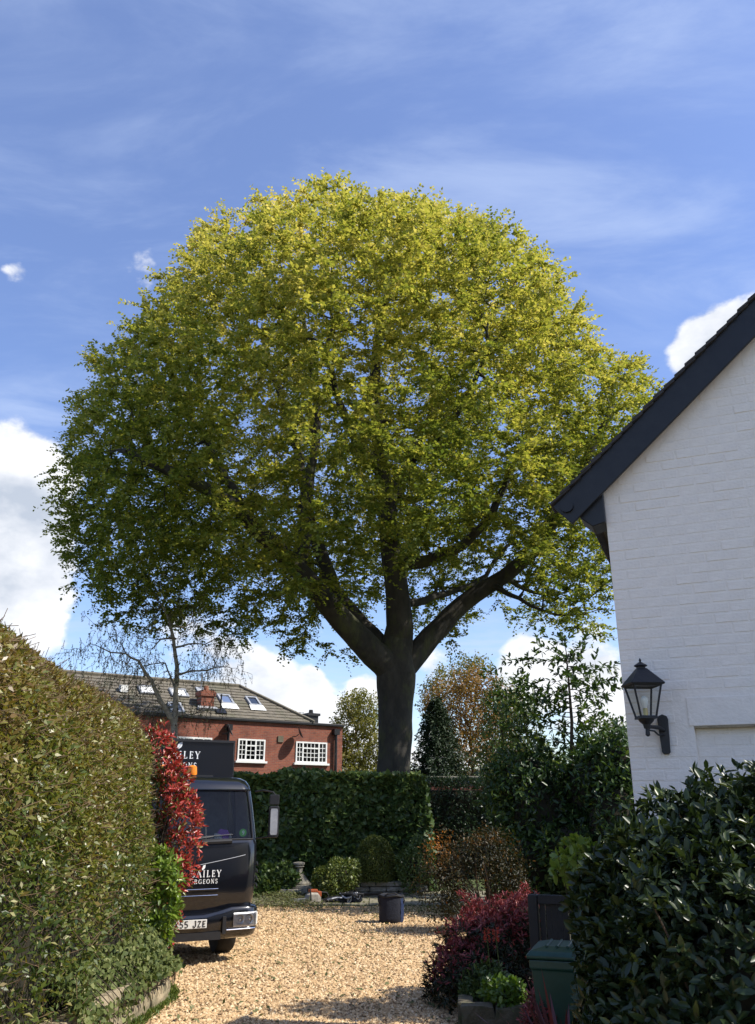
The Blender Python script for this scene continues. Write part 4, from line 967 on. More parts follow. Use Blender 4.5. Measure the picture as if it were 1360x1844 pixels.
# ================================================================== things lying on the drive
def kit_bag():
    p = gnd(704, 1662); t = thing('kit_bag', 'navy and blue upright rope kit bag standing on the gravel', 'bag', p, math.radians(8)); n = 26; hh = .50
    def ringz(z, r, sq=.75, tw=0): return [(r * (abs(math.cos(a)) ** sq) * (1 if math.cos(a) > 0 else -1) * (1 + .02 * math.sin(3 * a + z * 9)), .85 * r * (abs(math.sin(a)) ** sq) * (1 if math.sin(a) > 0 else -1), z) for a in [2 * PI * k / n for k in range(n)]]
    rings = [ringz(z, r) for z, r in ((0, .19), (.02, .215), (.10, .232), (.2, .225), (.3, .232), (.4, .228), (.46, .222), (.49, .225), (hh, .215))]
    m = MB(); m.loft(rings); m.build('bag_body', 'bag_navy', t, smooth=True)
    m = MB()
    rg = []
    for z, r in ((.02, .222), (.08, .245), (.13, .238), (.2, .25), (.26, .240), (.33, .252), (.38, .242), (.43, .235), (.47, .21)):
        rg.append([(r * 1.0 * math.cos(a) + .012, .87 * r * math.sin(a), z + .012 * math.sin(5 * a)) for a in [-.85 + 1.35 * k / 10 for k in range(11)]])
    V = [q for r_ in rg for q in r_]; m._add(V, [(i * 11 + j, i * 11 + j + 1, (i + 1) * 11 + j + 1, (i + 1) * 11 + j) for i in range(8) for j in range(10)]); m.build('side_pocket', 'bag_blue', t, smooth=True)
    m = MB(); m.tube([(q[0] * 1.03, q[1] * 1.03, .485 + .012 * math.sin(k)) for k, q in enumerate(ringz(0, .222))] + [(.23, 0, .485)], .02, 6); m.build('rim', 'strap_black', t, smooth=True)
    for s in (-1, 1):
        m = MB(); m.tube([(s * .215, -.08, .30), (s * .255, -.09, .40), (s * .25, -.03, .485), (s * .22, .05, .40), (s * .21, .08, .3)], .014, 6); m.build('handle', 'strap_black', t)
    m = MB(); m.tube([(-.14, -.17, .5), (-.08, -.2, .53), (.05, -.2, .54), (.13, -.17, .5)], .013, 6); m.build('handle', 'strap_black', t)
kit_bag()
def chainsaw():
    p = gnd(562, 1627); t = thing('chainsaw', 'small orange and cream chainsaw standing on the terrace edge', 'chainsaw', p, math.radians(200))
    m = MB(); m.loft([[(x, w * a, .03 + h * b) for a, b in ((-1, 0), (1, 0), (1, .8), (.6, 1), (-.6, 1), (-1, .8))] for x, w, h in ((-.20, .07, .14), (-.12, .10, .21), (.05, .11, .22), (.14, .09, .17), (.17, .06, .12))]); m.build('engine_housing', 'saw_cream', t, .012)
    m = MB(); m.box((-.02, 0, .27), (.2, .15, .07)); m.box((-.16, 0, .20), (.1, .16, .12)); m.build('top_cover', 'saw_orange', t, .02)
    m = MB(); m.tube([(-.15, 0, .05), (-.34, 0, .06), (-.40, 0, .14), (-.36, 0, .22), (-.2, 0, .24)], .018, 6); m.build('rear_handle', 'strap_black', t, smooth=True)
    m = MB(); m.tube([(.06, -.12, .06), (.07, -.14, .2), (.08, -.1, .33), (.08, .1, .33), (.07, .13, .2), (.06, .12, .08)], .015, 6); m.build('front_handle', 'strap_black', t, smooth=True)
    m = MB(); m.prism([(.15, .05), (.52, .06), (.57, .085), (.52, .12), (.15, .13)], .012, Matrix.Translation((0, .06, 0))); m.build('guide_bar', 'steel', t, .004, seg=1)
chainsaw()
def harness():
    p = gnd(625, 1627); t = thing('climbing_harness', 'heap of black climbing harness with pale straps and clips', 'harness', p)
    for k in range(9):
        pts = []; a = random.uniform(0, 6.28); cx, cy = random.uniform(-.28, .3), random.uniform(-.12, .12)
        for j in range(12): aa = a + j * .55; r = random.uniform(.06, .17); pts.append((cx + r * 1.4 * math.cos(aa), cy + r * math.sin(aa), max(.03, .05 + .09 * abs(math.sin(aa * .7 + k)) + (.08 if cx > 0 else 0))))
        m = MB(); m.tube(pts, .024 if k % 3 else .014, 6); m.build('strap', 'strap_black' if k % 3 else 'harness_white', t, smooth=True)
    m = MB(); m.loft([[(x, w * math.cos(a), max(.012, .07 + h * math.sin(a))) for a in [2 * PI * k / 10 for k in range(10)]] for x, w, h in ((-.55, .03, .03), (-.45, .12, .07), (-.25, .15, .10), (-.05, .12, .09), (.05, .06, .05))]); m.build('back_pad', 'strap_black', t, smooth=True)
    m = MB(); m.loft([[(x, -.02 + w * math.cos(a), max(.012, .12 + h * math.sin(a))) for a in [2 * PI * k / 10 for k in range(10)]] for x, w, h in ((-.02, .05, .04), (.1, .13, .12), (.28, .14, .13), (.36, .06, .06))]); m.build('leg_pad', 'bag_navy', t, smooth=True)
    for k in range(5):
        m = MB(); c = (random.uniform(0, .35), -.16, random.uniform(.05, .22)); m.tube([(c[0] + .035 * math.cos(q), c[1], c[2] + .05 * math.sin(q)) for q in [2 * PI * j / 10 for j in range(11)]], .009, 5); m.build('clip', 'steel', t)
harness()
def pole():
    a, b = gnd(640, 1617), gnd(722, 1616); t = thing('pruning_pole', 'long dark pole lying flat along the terrace', 'pole', a)
    d = b - a; m = MB(); m.tube([(0, 0, .08), d * .5 + np.array([0, 0, .085]), d + np.array([0, 0, .08])], .026, 8); m.build('shaft', 'wood_pole', t, smooth=True)
    m = MB(); m.tube([d + np.array([0, 0, .08]), d * 1.02 + np.array([.1, 0, .09]), d * 1.02 + np.array([.25, 0, .06])], [.02, .014, .004], 6); m.build('saw_blade', 'steel', t)
pole()
def urn():
    p = at(537, 1604, 23.0); p[2] = 0; t = thing('stone_pedestal', 'weathered bell shaped stone pedestal half hidden against the ivy hedge', 'pedestal', p)
    m = MB(); m.box((0, 0, .09), (1.05, .9, .18)); m.box((0, 0, .22), (.8, .7, .09)); m.build('plinth', 'old_stone', t, .02)
    m = MB(); m.lathe([(.30, .265), (.31, .30), (.25, .36), (.18, .45), (.115, .56), (.10, .64), (.14, .68), (.11, .71)], 20); m.build('stem', 'old_stone', t, smooth=True)
    m = MB(); m.lathe([(.105, .70), (.15, .73), (.15, .77), (.08, .79)], 20); m.build('cap', 'old_stone', t, smooth=True)
urn()
def rockery(name, label, px0, px1, py, Y, H):
    a, b = at(px0, py, Y), at(px1, py, Y); t = thing(name, label, 'rockery', (a[0], Y, 0)); L = b[0] - a[0]; z = 0
    for c in range(3):
        x = -random.uniform(0, .2); h = H / 3
        while x < L:
            w = random.uniform(.22, .5); m = MB(); r = .03
            m.loft([[(x + w * u + random.uniform(-.02, .02), .02 * c + random.uniform(-.03, .02) + v * .4, z + (h - .012) * k) for u, v in ((.02, 0), (.5, -.07), (.98, 0), (.98, 1), (.02, 1))] for k in (.02, .5, 1)])
            m.build('stone', 'old_stone', t, .012, seg=1); x += w
        z += h
rockery('rockery_wall', 'low wall of stacked rough stones under the clipped dome', 598, 752, 1580, 22.6, .36)

# gate, bin, planter by the white house
def gate():
    a, b = at(951, 1610, 8.7), at(1062, 1610, 8.5); t = thing('garden_gate', 'black garden gate panel with narrow slats beside the red shrub', 'gate', (a[0], a[1], 0), math.atan2(b[1] - a[1], b[0] - a[0])); L = math.hypot(b[0] - a[0], b[1] - a[1]); H = a[2]
    m = MB(); m.box((.045, 0, H / 2), (.09, .09, H)); m.build('post', 'iron_black', t, .006, seg=1); m = MB(); m.box((L, 0, H / 2), (.09, .09, H)); m.build('post', 'iron_black', t, .006, seg=1)
    for z in (H - .04, H * .5, .14): m = MB(); m.box((L / 2 + .02, .0, z), (L - .14, .05, .08)); m.build('rail', 'iron_black', t, .004, seg=1)
    k = 0; x = .10
    while x < L - .07:
        m = MB(); m.box((x + .024, .0 + .034, H / 2 - .0 + random.uniform(-.002, .002)), (.0505, .014, H - .14)); m.build('slat', 'iron_black', t); x += .052 if k % 4 else .06; k += 1
gate()
def bin_():
    p = at(1003, 1690, 7.3); t = thing('garden_bin', 'dark green plastic bin with a ribbed lid in front of the gate', 'bin', (p[0] + .1, 7.3, 0), math.radians(-18)); H = 1.0
    m = MB(); m.loft([[(w * a, w * .95 * b, z) for a, b in ((-1, -1), (1, -1), (1, 1), (-1, 1))] for w, z in ((.20, .05), (.25, .6), (.275, H - .07), (.29, H - .06), (.29, H))]); m.build('bin_body', 'bin_green', t, .02)
    m = MB(); m.loft([[(w * a, w * .95 * b, z) for a, b in ((-1, -1), (1, -1), (1, 1), (-1, 1))] for w, z in ((.305, H + .005), (.31, H + .03), (.28, H + .06), (.18, H + .085))]); ld = m.build('lid', 'bin_green', t, .012)
    for k in range(5): m = MB(); m.box((-.16 + .08 * k, -.02, H + .085), (.022, .36, .022)); m.build('rib', 'bin_green', ld, .006, seg=1)
    m = MB(); m.tube([(-.24, .30, H - .02), (.24, .30, H - .02)], .016, 6); m.build('handle', 'bin_green', t)
    for x in (-.22, .22): m = MB(); m.M = Matrix.Translation((x, .2, .1)) @ Matrix.Rotation(PI / 2, 4, 'Y'); m.lathe([(.02, -.03), (.1, -.03), (.1, .03), (.02, .03)], 14); m.build('wheel', 'tyre', t)
bin_()
def planter():
    p = at(915, 1815, 9.3); t = thing('stone_planter', 'low stone trough of mossy blocks under the red shrub', 'planter', (p[0], 9.3, 0), math.radians(-6)); H = max(.12, p[2])
    for k, (x, w) in enumerate(((-.30, .33), (.05, .36), (.42, .36))):
        m = MB(); r_ = lambda: random.uniform(-.02, .02); m.loft([[(x + w / 2 * a + r_(), .1 + .1 * b + r_(), max(0, H * z + r_() * (z > 0))) for a, b in ((-1, -1), (-.3, -1.1), (.4, -1.05), (1, -1), (1, 1), (-1, 1))] for z in (0, .5, 1)]); m.build('stone', 'shaded_mossy_stone', t, .012)
    for k in range(2): m = MB(); m.box((-.42 + .98 * k, .42, H / 2), (.16, .42, H - .01)); m.build('stone', 'shaded_mossy_stone', t, .02)
    m = MB(); m.box((.06, .42, H / 2 - .02), (.8, .42, H - .06)); m.build('soil', 'earth', t)
planter()

# ================================================================== the beech
BY = 27.0
def beech():
    base = at(712, 1400, BY); root = thing('beech_tree', 'huge spreading beech tree in fresh yellow green leaf behind the hedge', 'tree', (base[0], BY, 0))
    # main limbs as seen (pixel) with a depth offset each; the distance is the trunk's
    def limb(pts): return [at(x, y, BY + d) for x, y, d in pts]
    trunk = [np.array([base[0] + .02, BY, -.1]), np.array([base[0], BY, .5]), np.array([base[0] - .02, BY, 1.5])] + limb([(711, 1395, 0), (712, 1330, 0), (711, 1270, 0), (712, 1215, 0), (712, 1180, 0)])
    limbs = [  # (index of start point on the trunk, points, start radius, end radius)
        (trunk[-2], limb([(690, 1192, -.2), (640, 1140, -.8), (592, 1090, -1.4), (556, 1045, -1.9), (520, 1008, -2.3), (484, 978, -2.7), (440, 925, -3.4), (380, 880, -4.2), (310, 850, -4.8), (230, 815, -5.0)]), .50, .10),
        (trunk[-1], limb([(690, 1172, .3), (655, 1125, .7), (622, 1095, 1.0), (600, 1060, 1.3), (588, 1020, 1.6), (570, 985, 1.9), (552, 900, 2.4), (535, 800, 3.0), (500, 700, 3.4), (470, 600, 3.6)]), .34, .08),
        (trunk[-1], limb([(717, 1150, 0), (720, 1100, -.2), (715, 1050, -.4), (702, 990, -.6), (700, 930, -1.0), (690, 850, -1.4), (680, 760, -1.8), (672, 660, -2.0), (690, 560, -2.0), (720, 470, -2.0)]), .48, .06),
        (trunk[-2], limb([(738, 1190, .2), (775, 1148, .4), (812, 1105, .5), (850, 1075, .5), (890, 1050, .3), (932, 1024, 0), (962, 995, -.3), (985, 955, -.6), (1020, 905, -1.2), (1060, 820, -1.8), (1100, 740, -2.0)]), .42, .09)]
    tk = np.array(trunk); sk = np.concatenate([[0], np.cumsum(np.linalg.norm(np.diff(tk, axis=0), axis=1))]); ss = np.linspace(0, sk[-1], 34); rk = np.interp(ss, sk, [1.0, .80, .68, .60, .60, .62, .66, .56])
    trunk = [np.array([np.interp(q, sk, tk[:, c]) for c in range(3)]) for q in ss]
    P = [p for p in trunk]; par = [-1] + list(range(len(trunk) - 1)); rad = list(rk)
    def put(start, pts, r0, r1):
        i = int(np.argmin([np.linalg.norm(np.array(q) - start) for q in P])); pts = [np.array(start)] + list(pts); out = []
        for a, b in zip(pts, pts[1:]):
            n = max(1, int(np.linalg.norm(b - a) / .45)); out += [a + (b - a) * k / n for k in range(1, n + 1)]
        for _ in range(2): out = [out[0]] + [(out[k - 1] + 2 * out[k] + out[k + 1]) / 4 for k in range(1, len(out) - 1)] + [out[-1]]
        for k, q in enumerate(out):
            P.append(q + rng.normal(0, .025, 3)); par.append(i); i = len(P) - 1; rad.append(r0 + (r1 - r0) * (k / len(out)) ** .75)
    for l in limbs: put(*l)
    near = lambda x, y, d: at(x, y, BY + d)
    put(near(545, 1020, -2.0), limb([(546, 985, -1.8), (552, 930, -1.4), (556, 870, -1.0), (575, 760, -.6), (560, 660, -.4), (545, 560, -.3)]), .24, .05)
    put(near(712, 1010, -.6), limb([(760, 1015, -1.2), (800, 1000, -1.8), (835, 985, -2.4), (865, 965, -2.8), (900, 900, -3.4), (930, 820, -3.8)]), .24, .06)
    put(near(722, 1085, -.2), limb([(765, 1085, 1.0), (800, 1068, 1.9), (850, 1060, 2.6), (885, 1020, 3.4), (930, 960, 4.2)]), .15, .05)
    put(near(888, 1052, .3), limb([(915, 1070, -.4), (955, 1090, -1.0), (1000, 1112, -1.8), (1050, 1105, -2.4)]), .10, .012)
    put(near(905, 1042, .3), limb([(940, 1060, 1.0), (985, 1075, 1.6), (1040, 1060, 2.2)]), .09, .012)
    put(near(700, 900, -1.1), limb([(740, 830, .5), (780, 740, 1.8), (830, 650, 2.6), (860, 560, 3.0)]), .26, .06)
    put(near(690, 850, -1.4), limb([(640, 790, -3.4), (600, 700, -5.0), (590, 620, -5.8)]), .2, .06)
    put(near(740, 830, .5), limb([(800, 780, -2.4), (850, 700, -4.6), (880, 620, -5.4)]), .18, .05)
    put(near(702, 960, -.8), limb([(700, 930, 2.0), (690, 860, 4.4), (680, 760, 5.6)]), .22, .06)
    put(near(440, 925, -3.4), limb([(400, 840, -3.0), (350, 760, -2.4), (300, 690, -2.0)]), .14, .05)
    put(near(985, 955, -.6), limb([(1010, 880, 1.0), (1020, 790, 2.2), (1000, 700, 2.6)]), .16, .05)
    ctrl = dict(p=np.array(P), par=np.array(par), r=np.array(rad))
    # crown outline: pixel rows with left and right limits, on the trunk's own plane
    rows = [(338, 540, 690), (365, 440, 800), (400, 380, 890), (450, 318, 985), (520, 285, 1020), (600, 215, 1100), (650, 160, 1175), (700, 140, 1180), (800, 90, 1185), (900, 68, 1175), (1000, 78, 1165), (1060, 95, 1160), (1110, 135, 1150), (1150, 330, 1140)]
    zs, xl, xr_ = [], [], []
    for y, a, b in rows:
        pa, pb = at(a, y, BY), at(b, y, BY); zs.append(pa[2]); xl.append(pa[0]); xr_.append(pb[0])
    zs, xl, xr_ = map(np.array, (zs, xl, xr_)); o = np.argsort(zs); zs, xl, xr_ = zs[o], xl[o], xr_[o]
    def sample(n, inner):
        out = []
        while sum(map(len, out)) < n:
            m = 4 * n; z = rng.uniform(zs[0], zs[-1], m); L, R = np.interp(z, zs, xl), np.interp(z, zs, xr_); c, a = (L + R) / 2, (R - L) / 2 * .965
            t = rng.uniform(0, 2 * PI, m); f = 1 - inner * rng.random(m) ** 1.3; b = np.minimum(a, 10.5) * .86; q = np.stack([c + a * f * np.cos(t), BY - .3 + b * f * np.sin(t), z], 1)
            # lumps and bays in the outline, a raised underside at the back and under the middle
            lump = wob(np.stack([np.cos(t) * 5, np.sin(t) * 5, z * .55], 1), .55); ok = f < 1.0 + .075 * np.minimum(lump, .9) - .055
            zz = (z - zs[0]) / (zs[-1] - zs[0]); low = zz < (.035 + .13 * (1 - f) + .05 * np.clip(np.sin(t), 0, 1) + .02 * lump - .04 * (np.cos(t) < -.3))
            ok &= ~low | (rng.random(m) < .10); ok &= rng.random(m) < (a / 11.5) ** 1.2
            ok &= (wob(q, .85) > -.50)
            qx, qy, _ = proj(q); ry_ = np.array([w[0] for w in rows], float); mg = 10 + 24 * wob(q, 1.1); ok &= (qy > 350 + 22 * wob(q, 1.3)) & (qx > np.interp(qy, ry_, [w[1] for w in rows]) + mg) & (qx < np.interp(qy, ry_, [w[2] for w in rows]) - mg)
            out.append(q[ok])
        return np.concatenate(out)[:n]
    A = np.concatenate([sample(6400, .42), sample(2000, .8)])
    p, pr = grow(ctrl['p'], ctrl['par'], A, .42, 5.2, .62, 90, jit=.30, grav=.02)
    r = radii(pr, .010, 2.2); nc = len(ctrl['r']); r[:nc] = np.maximum(ctrl['r'], np.minimum(r[:nc], ctrl['r'] * 1.1))
    for i in range(nc, len(pr)): r[i] = min(r[i], r[pr[i]] * .8)
    print('beech nodes', len(p))
    b0 = np.array(root.location); tr = np.arange(len(p))
    main = np.zeros(len(p), bool); main[:len(trunk)] = True
    # trunk and limbs: one smooth, thick part; boughs and twigs another
    V, F = tubes(p[:nc] - b0, pr[:nc], r[:nc], 22, .02, 8); V = V + nrm(rng.normal(size=V.shape)) * .0
    Vw = (V + b0) * np.array([1, 1, .28]); rad_w = .075 * wob(Vw, 2.2)[:, None] + .03 * wob(V + b0, 4.0)[:, None]
    ax = V.copy(); ax[:, 2] = 0; low = np.clip(1 - np.abs(V[:, 2]) / 9.0, 0, 1)[:, None]; V = V + nrm(ax + 1e-6) * rad_w * low * 1.6
    o = link('trunk', npmesh('trunk', V, F, smooth=True), 'bark_beech', root)
    keep = np.arange(len(p)); q = pr.copy()
    sub = [i for i in range(nc, len(p))]; used = sorted(set(sub) | set(int(pr[i]) for i in sub)); mp = {g: k for k, g in enumerate(used)}
    pp = p[used]; qq = np.array([mp[int(pr[g])] if g >= nc else -1 for g in used]); rr_ = r[used]
    V, F = tubes(pp - b0, qq, rr_, 8, .05, 4); link('branches', npmesh('branches', V, F, smooth=True), 'bark_beech', root)
    # leaf sprays: twigs from every thin node, leaves set alternately along them, lying nearly flat
    NTW = 6
    thin = np.where((r < .036) & (np.arange(len(p)) >= nc))[0]; d = nrm(p[thin] - p[pr[thin]])
    k = np.repeat(np.arange(len(thin)), NTW); T = len(k); u = runit(T); u[:, 2] *= .45
    tdir = nrm(d[k] * .8 + u * .85 + np.array([0, 0, .04])); tl = rng.uniform(.35, .85, T); droop = rng.uniform(.0, .32, T)
    m = 13; s = (np.arange(m)[None, :] + rng.random((T, m))) / m
    C = p[thin][k][:, None, :] + tdir[:, None, :] * (tl[:, None] * s)[..., None]; C[..., 2] -= droop[:, None] * s ** 2 * tl[:, None]
    side = nrm(np.cross(tdir, np.array([0, 0, 1.0]) + rng.normal(0, .25, (T, 3)))); sg = np.where(np.arange(m) % 2 == 0, 1.0, -1.0)[None, :, None]
    D = nrm(tdir[:, None, :] * .55 + side[:, None, :] * sg * .85 + rng.normal(0, .25, (T, m, 3))); N = nrm(np.array([0, 0, 1.0]) + rng.normal(0, .55, (T, m, 3)))
    C, D, N = C.reshape(-1, 3), D.reshape(-1, 3), N.reshape(-1, 3); N = nrm(N - D * (N * D).sum(-1, keepdims=True)); n = len(C)
    L = rng.uniform(.085, .15, n)
    h = (C[:, 2] - 8) / 18; tint = np.clip(.24 + .62 * h + .10 * wob(C, .5) + rng.normal(0, .13, n) + .10 * np.repeat(rng.normal(0, 1, T), m), 0, 1)  # tint yellows with height: sun leaves, plus sunlight painted onto the crown top
    print('beech leaves', n)
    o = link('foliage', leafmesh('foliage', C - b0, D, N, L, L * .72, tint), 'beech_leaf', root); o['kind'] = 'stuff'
beech()

# ================================================================== the bare birch
def birch():
    Y = 25.0; a = at(318, 1320, Y); root = thing('birch_tree', 'slender almost leafless birch in front of the red brick house', 'tree', (a[0], Y, 0))
    L = lambda pts: [at(x, y, Y + d) for x, y, d in pts]
    t = [np.array([a[0] - .05, Y, -.05]), np.array([a[0] - .05, Y, 1.0])] + L([(312, 1330, 0), (317, 1260, 0), (318, 1200, 0), (313, 1150, 0), (302, 1110, 0), (294, 1090, 0), (300, 1068, 0), (318, 1040, .1)])
    P = []; par = []; rad = []
    def put(pts, start, r0, r1):
        i = start; o = []
        for u, v in zip(pts, pts[1:]):
            n = max(1, int(np.linalg.norm(v - u) / .22)); o += [u + (v - u) * k / n for k in range(1, n + 1)]
        if start < 0: P.append(pts[0]); par.append(-1); rad.append(r0); i = len(P) - 1
        for k, q in enumerate(o): P.append(q + rng.normal(0, .012, 3)); par.append(i); i = len(P) - 1; rad.append(r0 + (r1 - r0) * k / len(o))
    put(t, -1, .17, .02)
    def nearest(x, y, d=0): q = at(x, y, Y + d); return int(np.argmin([np.linalg.norm(np.array(z) - q) for z in P]))
    for pts, r in (([(312, 1300, 0), (290, 1265, -.3), (272, 1225, -.5), (250, 1190, -.8), (225, 1178, -1.0), (200, 1175, -1.2), (180, 1165, -1.4)], .08), ([(317, 1240, 0), (298, 1195, .3), (280, 1195, .7), (255, 1200, 1.0)], .03), ([(318, 1215, 0), (345, 1208, -.4), (375, 1207, -.7), (400, 1200, -1.0)], .035), ([(316, 1160, 0), (340, 1160, .4), (370, 1160, .6), (385, 1150, .8)], .03), ([(310, 1150, 0), (290, 1150, -.5), (275, 1168, -.8)], .03), ([(306, 1120, 0), (330, 1130, .3), (350, 1120, .5)], .025), ([(294, 1090, 0), (280, 1070, .2), (262, 1062, .4)], .02), ([(313, 1275, 0), (275, 1275, .5), (245, 1270, .9)], .025), ([(314, 1290, 0), (350, 1285, .5), (370, 1280, .8)], .02)):
        q = L(pts); put([P[nearest(pts[0][0], pts[0][1])]] + q[1:], nearest(pts[0][0], pts[0][1]), r, .01)
    bl = [((195, 1170, -1.2), (1.0, 1.0, .75)), ((235, 1150, -.6), (.8, .9, .6)), ((250, 1235, .6), (1.0, .9, .7)), ((385, 1175, .3), (.7, .8, .9)), ((285, 1075, .2), (.8, .7, .8)), ((340, 1110, .3), (.7, .7, .7)), ((365, 1205, -.6), (.9, .8, .5)), ((225, 1200, -1), (.9, .8, .7)), ((265, 1275, .6), (1.1, .8, .5)), ((355, 1280, .6), (.7, .6, .4))]
    A = np.concatenate([at(c[0], c[1], Y + c[2]) + rng.normal(size=(230, 3)) * np.array(r) * .55 for c, r in bl])
    p, pr = grow(P, par, A, .16, 2.2, .2, 60, jit=.3, grav=-.12); r = radii(pr, .0045, 2.3); nc = len(P); r[:nc] = np.array(rad)
    for i in range(nc, len(pr)): r[i] = min(r[i], r[pr[i]] * .75, .02)
    b0 = np.array(root.location)
    V, F = tubes(p[:nc] - b0, pr[:nc], r[:nc], 8, .01, 6); link('trunk', npmesh('trunk', V, F, smooth=True), 'bark_birch', root)
    used = sorted(set(range(nc, len(p))) | set(int(pr[i]) for i in range(nc, len(p)))); mp = {g: k for k, g in enumerate(used)}
    q = np.array([mp[int(pr[g])] if g >= nc else -1 for g in used]); V, F = tubes(p[used] - b0, q, np.maximum(r[used], .0055), 4, .9, 3); link('twigs', npmesh('twigs', V, F), 'twig_birch', root)
    # hanging threads with opening buds
    tips = np.arange(nc, len(p)); tips = tips[rng.random(len(tips)) < .8]; n = len(tips); ll = rng.uniform(.12, .4, n); w = rng.normal(0, .12, (n, 3)); c = p[tips]; e = c + w * ll[:, None] * 2 + np.array([0, 0, -1]) * ll[:, None]
    PP = np.concatenate([c, e]); pq = np.concatenate([np.full(n, -1), np.arange(n)]); V, F = tubes(PP - b0, pq, np.full(2 * n, .0042), 3, 9, 3); link('hanging_twigs', npmesh('hanging_twigs', V, F), 'twig_birch', root)
    k = rng.integers(0, n, 5200); f = rng.random(5200)[:, None]; C = c[k] * (1 - f) + e[k] * f; D, N = frames(len(C), np.tile([0, 0, -1.0], (len(C), 1)), .8)
    o = link('foliage', leafmesh('foliage', C - b0, D, N, .05, .034, np.clip(rng.normal(.5, .25, len(C)), 0, 1)), 'clipping_leaf', root); o['kind'] = 'stuff'
birch()

# ================================================================== clipped hedge on the left, its photinia and ivy
def left_hedge():
    root = thing('clipped_hedge', 'tall clipped hedge with a browned top beside the gravel drive', 'hedge', (-3.7, 8.0, 0))
    b0 = np.array(root.location); Y0, Y1 = 2.5, 11.75
    def surf(y, ph, sc=1.0):
        e = np.clip((Y1 + .35 - y) / 1.6, 0, 1); e = np.sqrt(np.clip(1 - (1 - e) ** 2, 0, 1)); H = (3.22 - .10 * np.clip((y - 8.5) / 3, 0, 1)) * (.55 + .45 * e) + .05 * np.sin(y * 2.1); a = 1.05 * (.30 + .70 * e)
        c, s = np.cos(ph), np.sin(ph); X = -3.80 + a * np.sign(c) * np.abs(c) ** .62 * sc; Z = .32 + H * np.abs(s) ** .60 * (sc if sc < 1 else 1)
        return np.stack([X, y, Z], -1)
    n = 150000; y = Y0 + (Y1 + .3 - Y0) * rng.random(n) ** .72; ph = rng.uniform(0, PI * .66, n); P = surf(y, ph); e = 1e-3; t1 = surf(y + e, ph) - P; t2 = surf(y, ph + e) - P; out = nrm(np.cross(t1, t2)); out *= np.sign((out * (P - np.stack([np.full(n, -3.8), y, np.full(n, 1.5)], -1))).sum(-1, keepdims=True))
    w = wob(P, 1.3) * .07 + wob(P, 4.0) * .055 + wob(P, 11.0) * .02; dep = rng.random(n) ** 1.9 * .34; P = P + out * (w - dep + .02)[:, None]
    # bare, dark pockets
    hole = wob(P + 7, 2.6) + .5 * wob(P, 7.0) > .85; P, out, dep, ph = P[~hole], out[~hole], dep[~hole], ph[~hole]; n = len(P)
    D, N = frames(n, out, .72, .25, .35); L = rng.uniform(.028, .064, n); zz = (P[:, 2] - 1.0) / 2.4
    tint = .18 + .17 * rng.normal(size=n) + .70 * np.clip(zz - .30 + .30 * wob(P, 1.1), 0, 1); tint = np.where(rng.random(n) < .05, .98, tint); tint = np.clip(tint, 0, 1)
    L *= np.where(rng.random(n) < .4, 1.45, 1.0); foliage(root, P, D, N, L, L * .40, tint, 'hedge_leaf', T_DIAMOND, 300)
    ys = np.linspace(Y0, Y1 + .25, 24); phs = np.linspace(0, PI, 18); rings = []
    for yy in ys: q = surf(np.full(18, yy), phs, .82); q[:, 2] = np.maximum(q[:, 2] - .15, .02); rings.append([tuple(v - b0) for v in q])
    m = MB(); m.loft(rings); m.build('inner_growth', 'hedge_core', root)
    # brown twigs showing through
    nt = 9000; k = rng.choice(n, nt, replace=False); c = P[k] - out[k] * .03; e_ = c + nrm(out[k] * .7 + rng.normal(0, .9, (nt, 3))) * rng.uniform(.08, .24, (nt, 1)); PP = np.concatenate([c, e_]); pq = np.concatenate([np.full(nt, -1), np.arange(nt)]); V, F = tubes(PP - b0, pq, np.full(2 * nt, .0034), 3, 9, 3); link('twigs', npmesh('twigs', V, F), 'twig_tan', root)
left_hedge()
sheet('raised_bed', [(-5.2, 2), (-2.75, 2), (-2.75, 9.3), (-2.66, 10.8), (-2.75, 11.3), (-3.1, 11.75), (-4.2, 12.1), (-5.2, 12.1)], .33, 'earth')

def rosette_shrub(root, tips, outs, per, L, Wd, mat, tint_fn, T=T_LANCE, n_parts=0, spread=.55, up=.3, name='foliage'):
    n = len(tips); k = np.repeat(np.arange(n), per); a = runit(n * per); out = outs[k]; D = nrm(out * .55 + a * spread * 1.3 + np.array([0, 0, up])); P = tips[k] + rng.normal(0, .012, (n * per, 3)); N = nrm(out + np.array([0, 0, .6]) + runit(n * per) * .35); N = nrm(N - D * (N * D).sum(-1, keepdims=True))
    LL = rng.uniform(L[0], L[1], n * per); foliage(root, P, D, N, LL, LL * Wd, np.clip(tint_fn(P, n * per), 0, 1), mat, T, n_parts, name)
def photinia():
    root = thing('photinia_shrub', 'photinia shrub with bright red new shoots at the end of the clipped hedge', 'shrub', (-3.0, 11.75, .33)); Y = 11.85
    cs = [(287, 1345, .24), (300, 1385, .27), (310, 1430, .30), (322, 1480, .28), (324, 1530, .27), (314, 1580, .25), (298, 1630, .22), (284, 1665, .20), (268, 1335, .17), (285, 1365, .24), (322, 1400, .16), (336, 1455, .14)]
    bl = [(at(x, y, Y + .05 * math.sin(y)), (r, r * .9, r * 1.15)) for x, y, r in cs]
    tips, outs = ell_points(820, bl, .42, .36, 3.6)
    def tf(P, n):
        px, py, _ = proj(P); edge = np.interp(py, [1310, 1380, 1450, 1540, 1600, 1660], [262, 285, 300, 310, 312, 318]); return np.where((px > edge + rng.normal(0, 14, n)) & (rng.random(n) < .86), rng.normal(.76, .16, n), rng.normal(.2, .14, n))
    rosette_shrub(root, tips, outs, 6, (.055, .105), .32, 'photinia_leaf', tf, T_LANCE, 300)
    b = np.array([-3.1, 11.85, .33]); stems(root, [c for c, r in bl] + [p for p in tips[:26]], b, .012)
photinia()
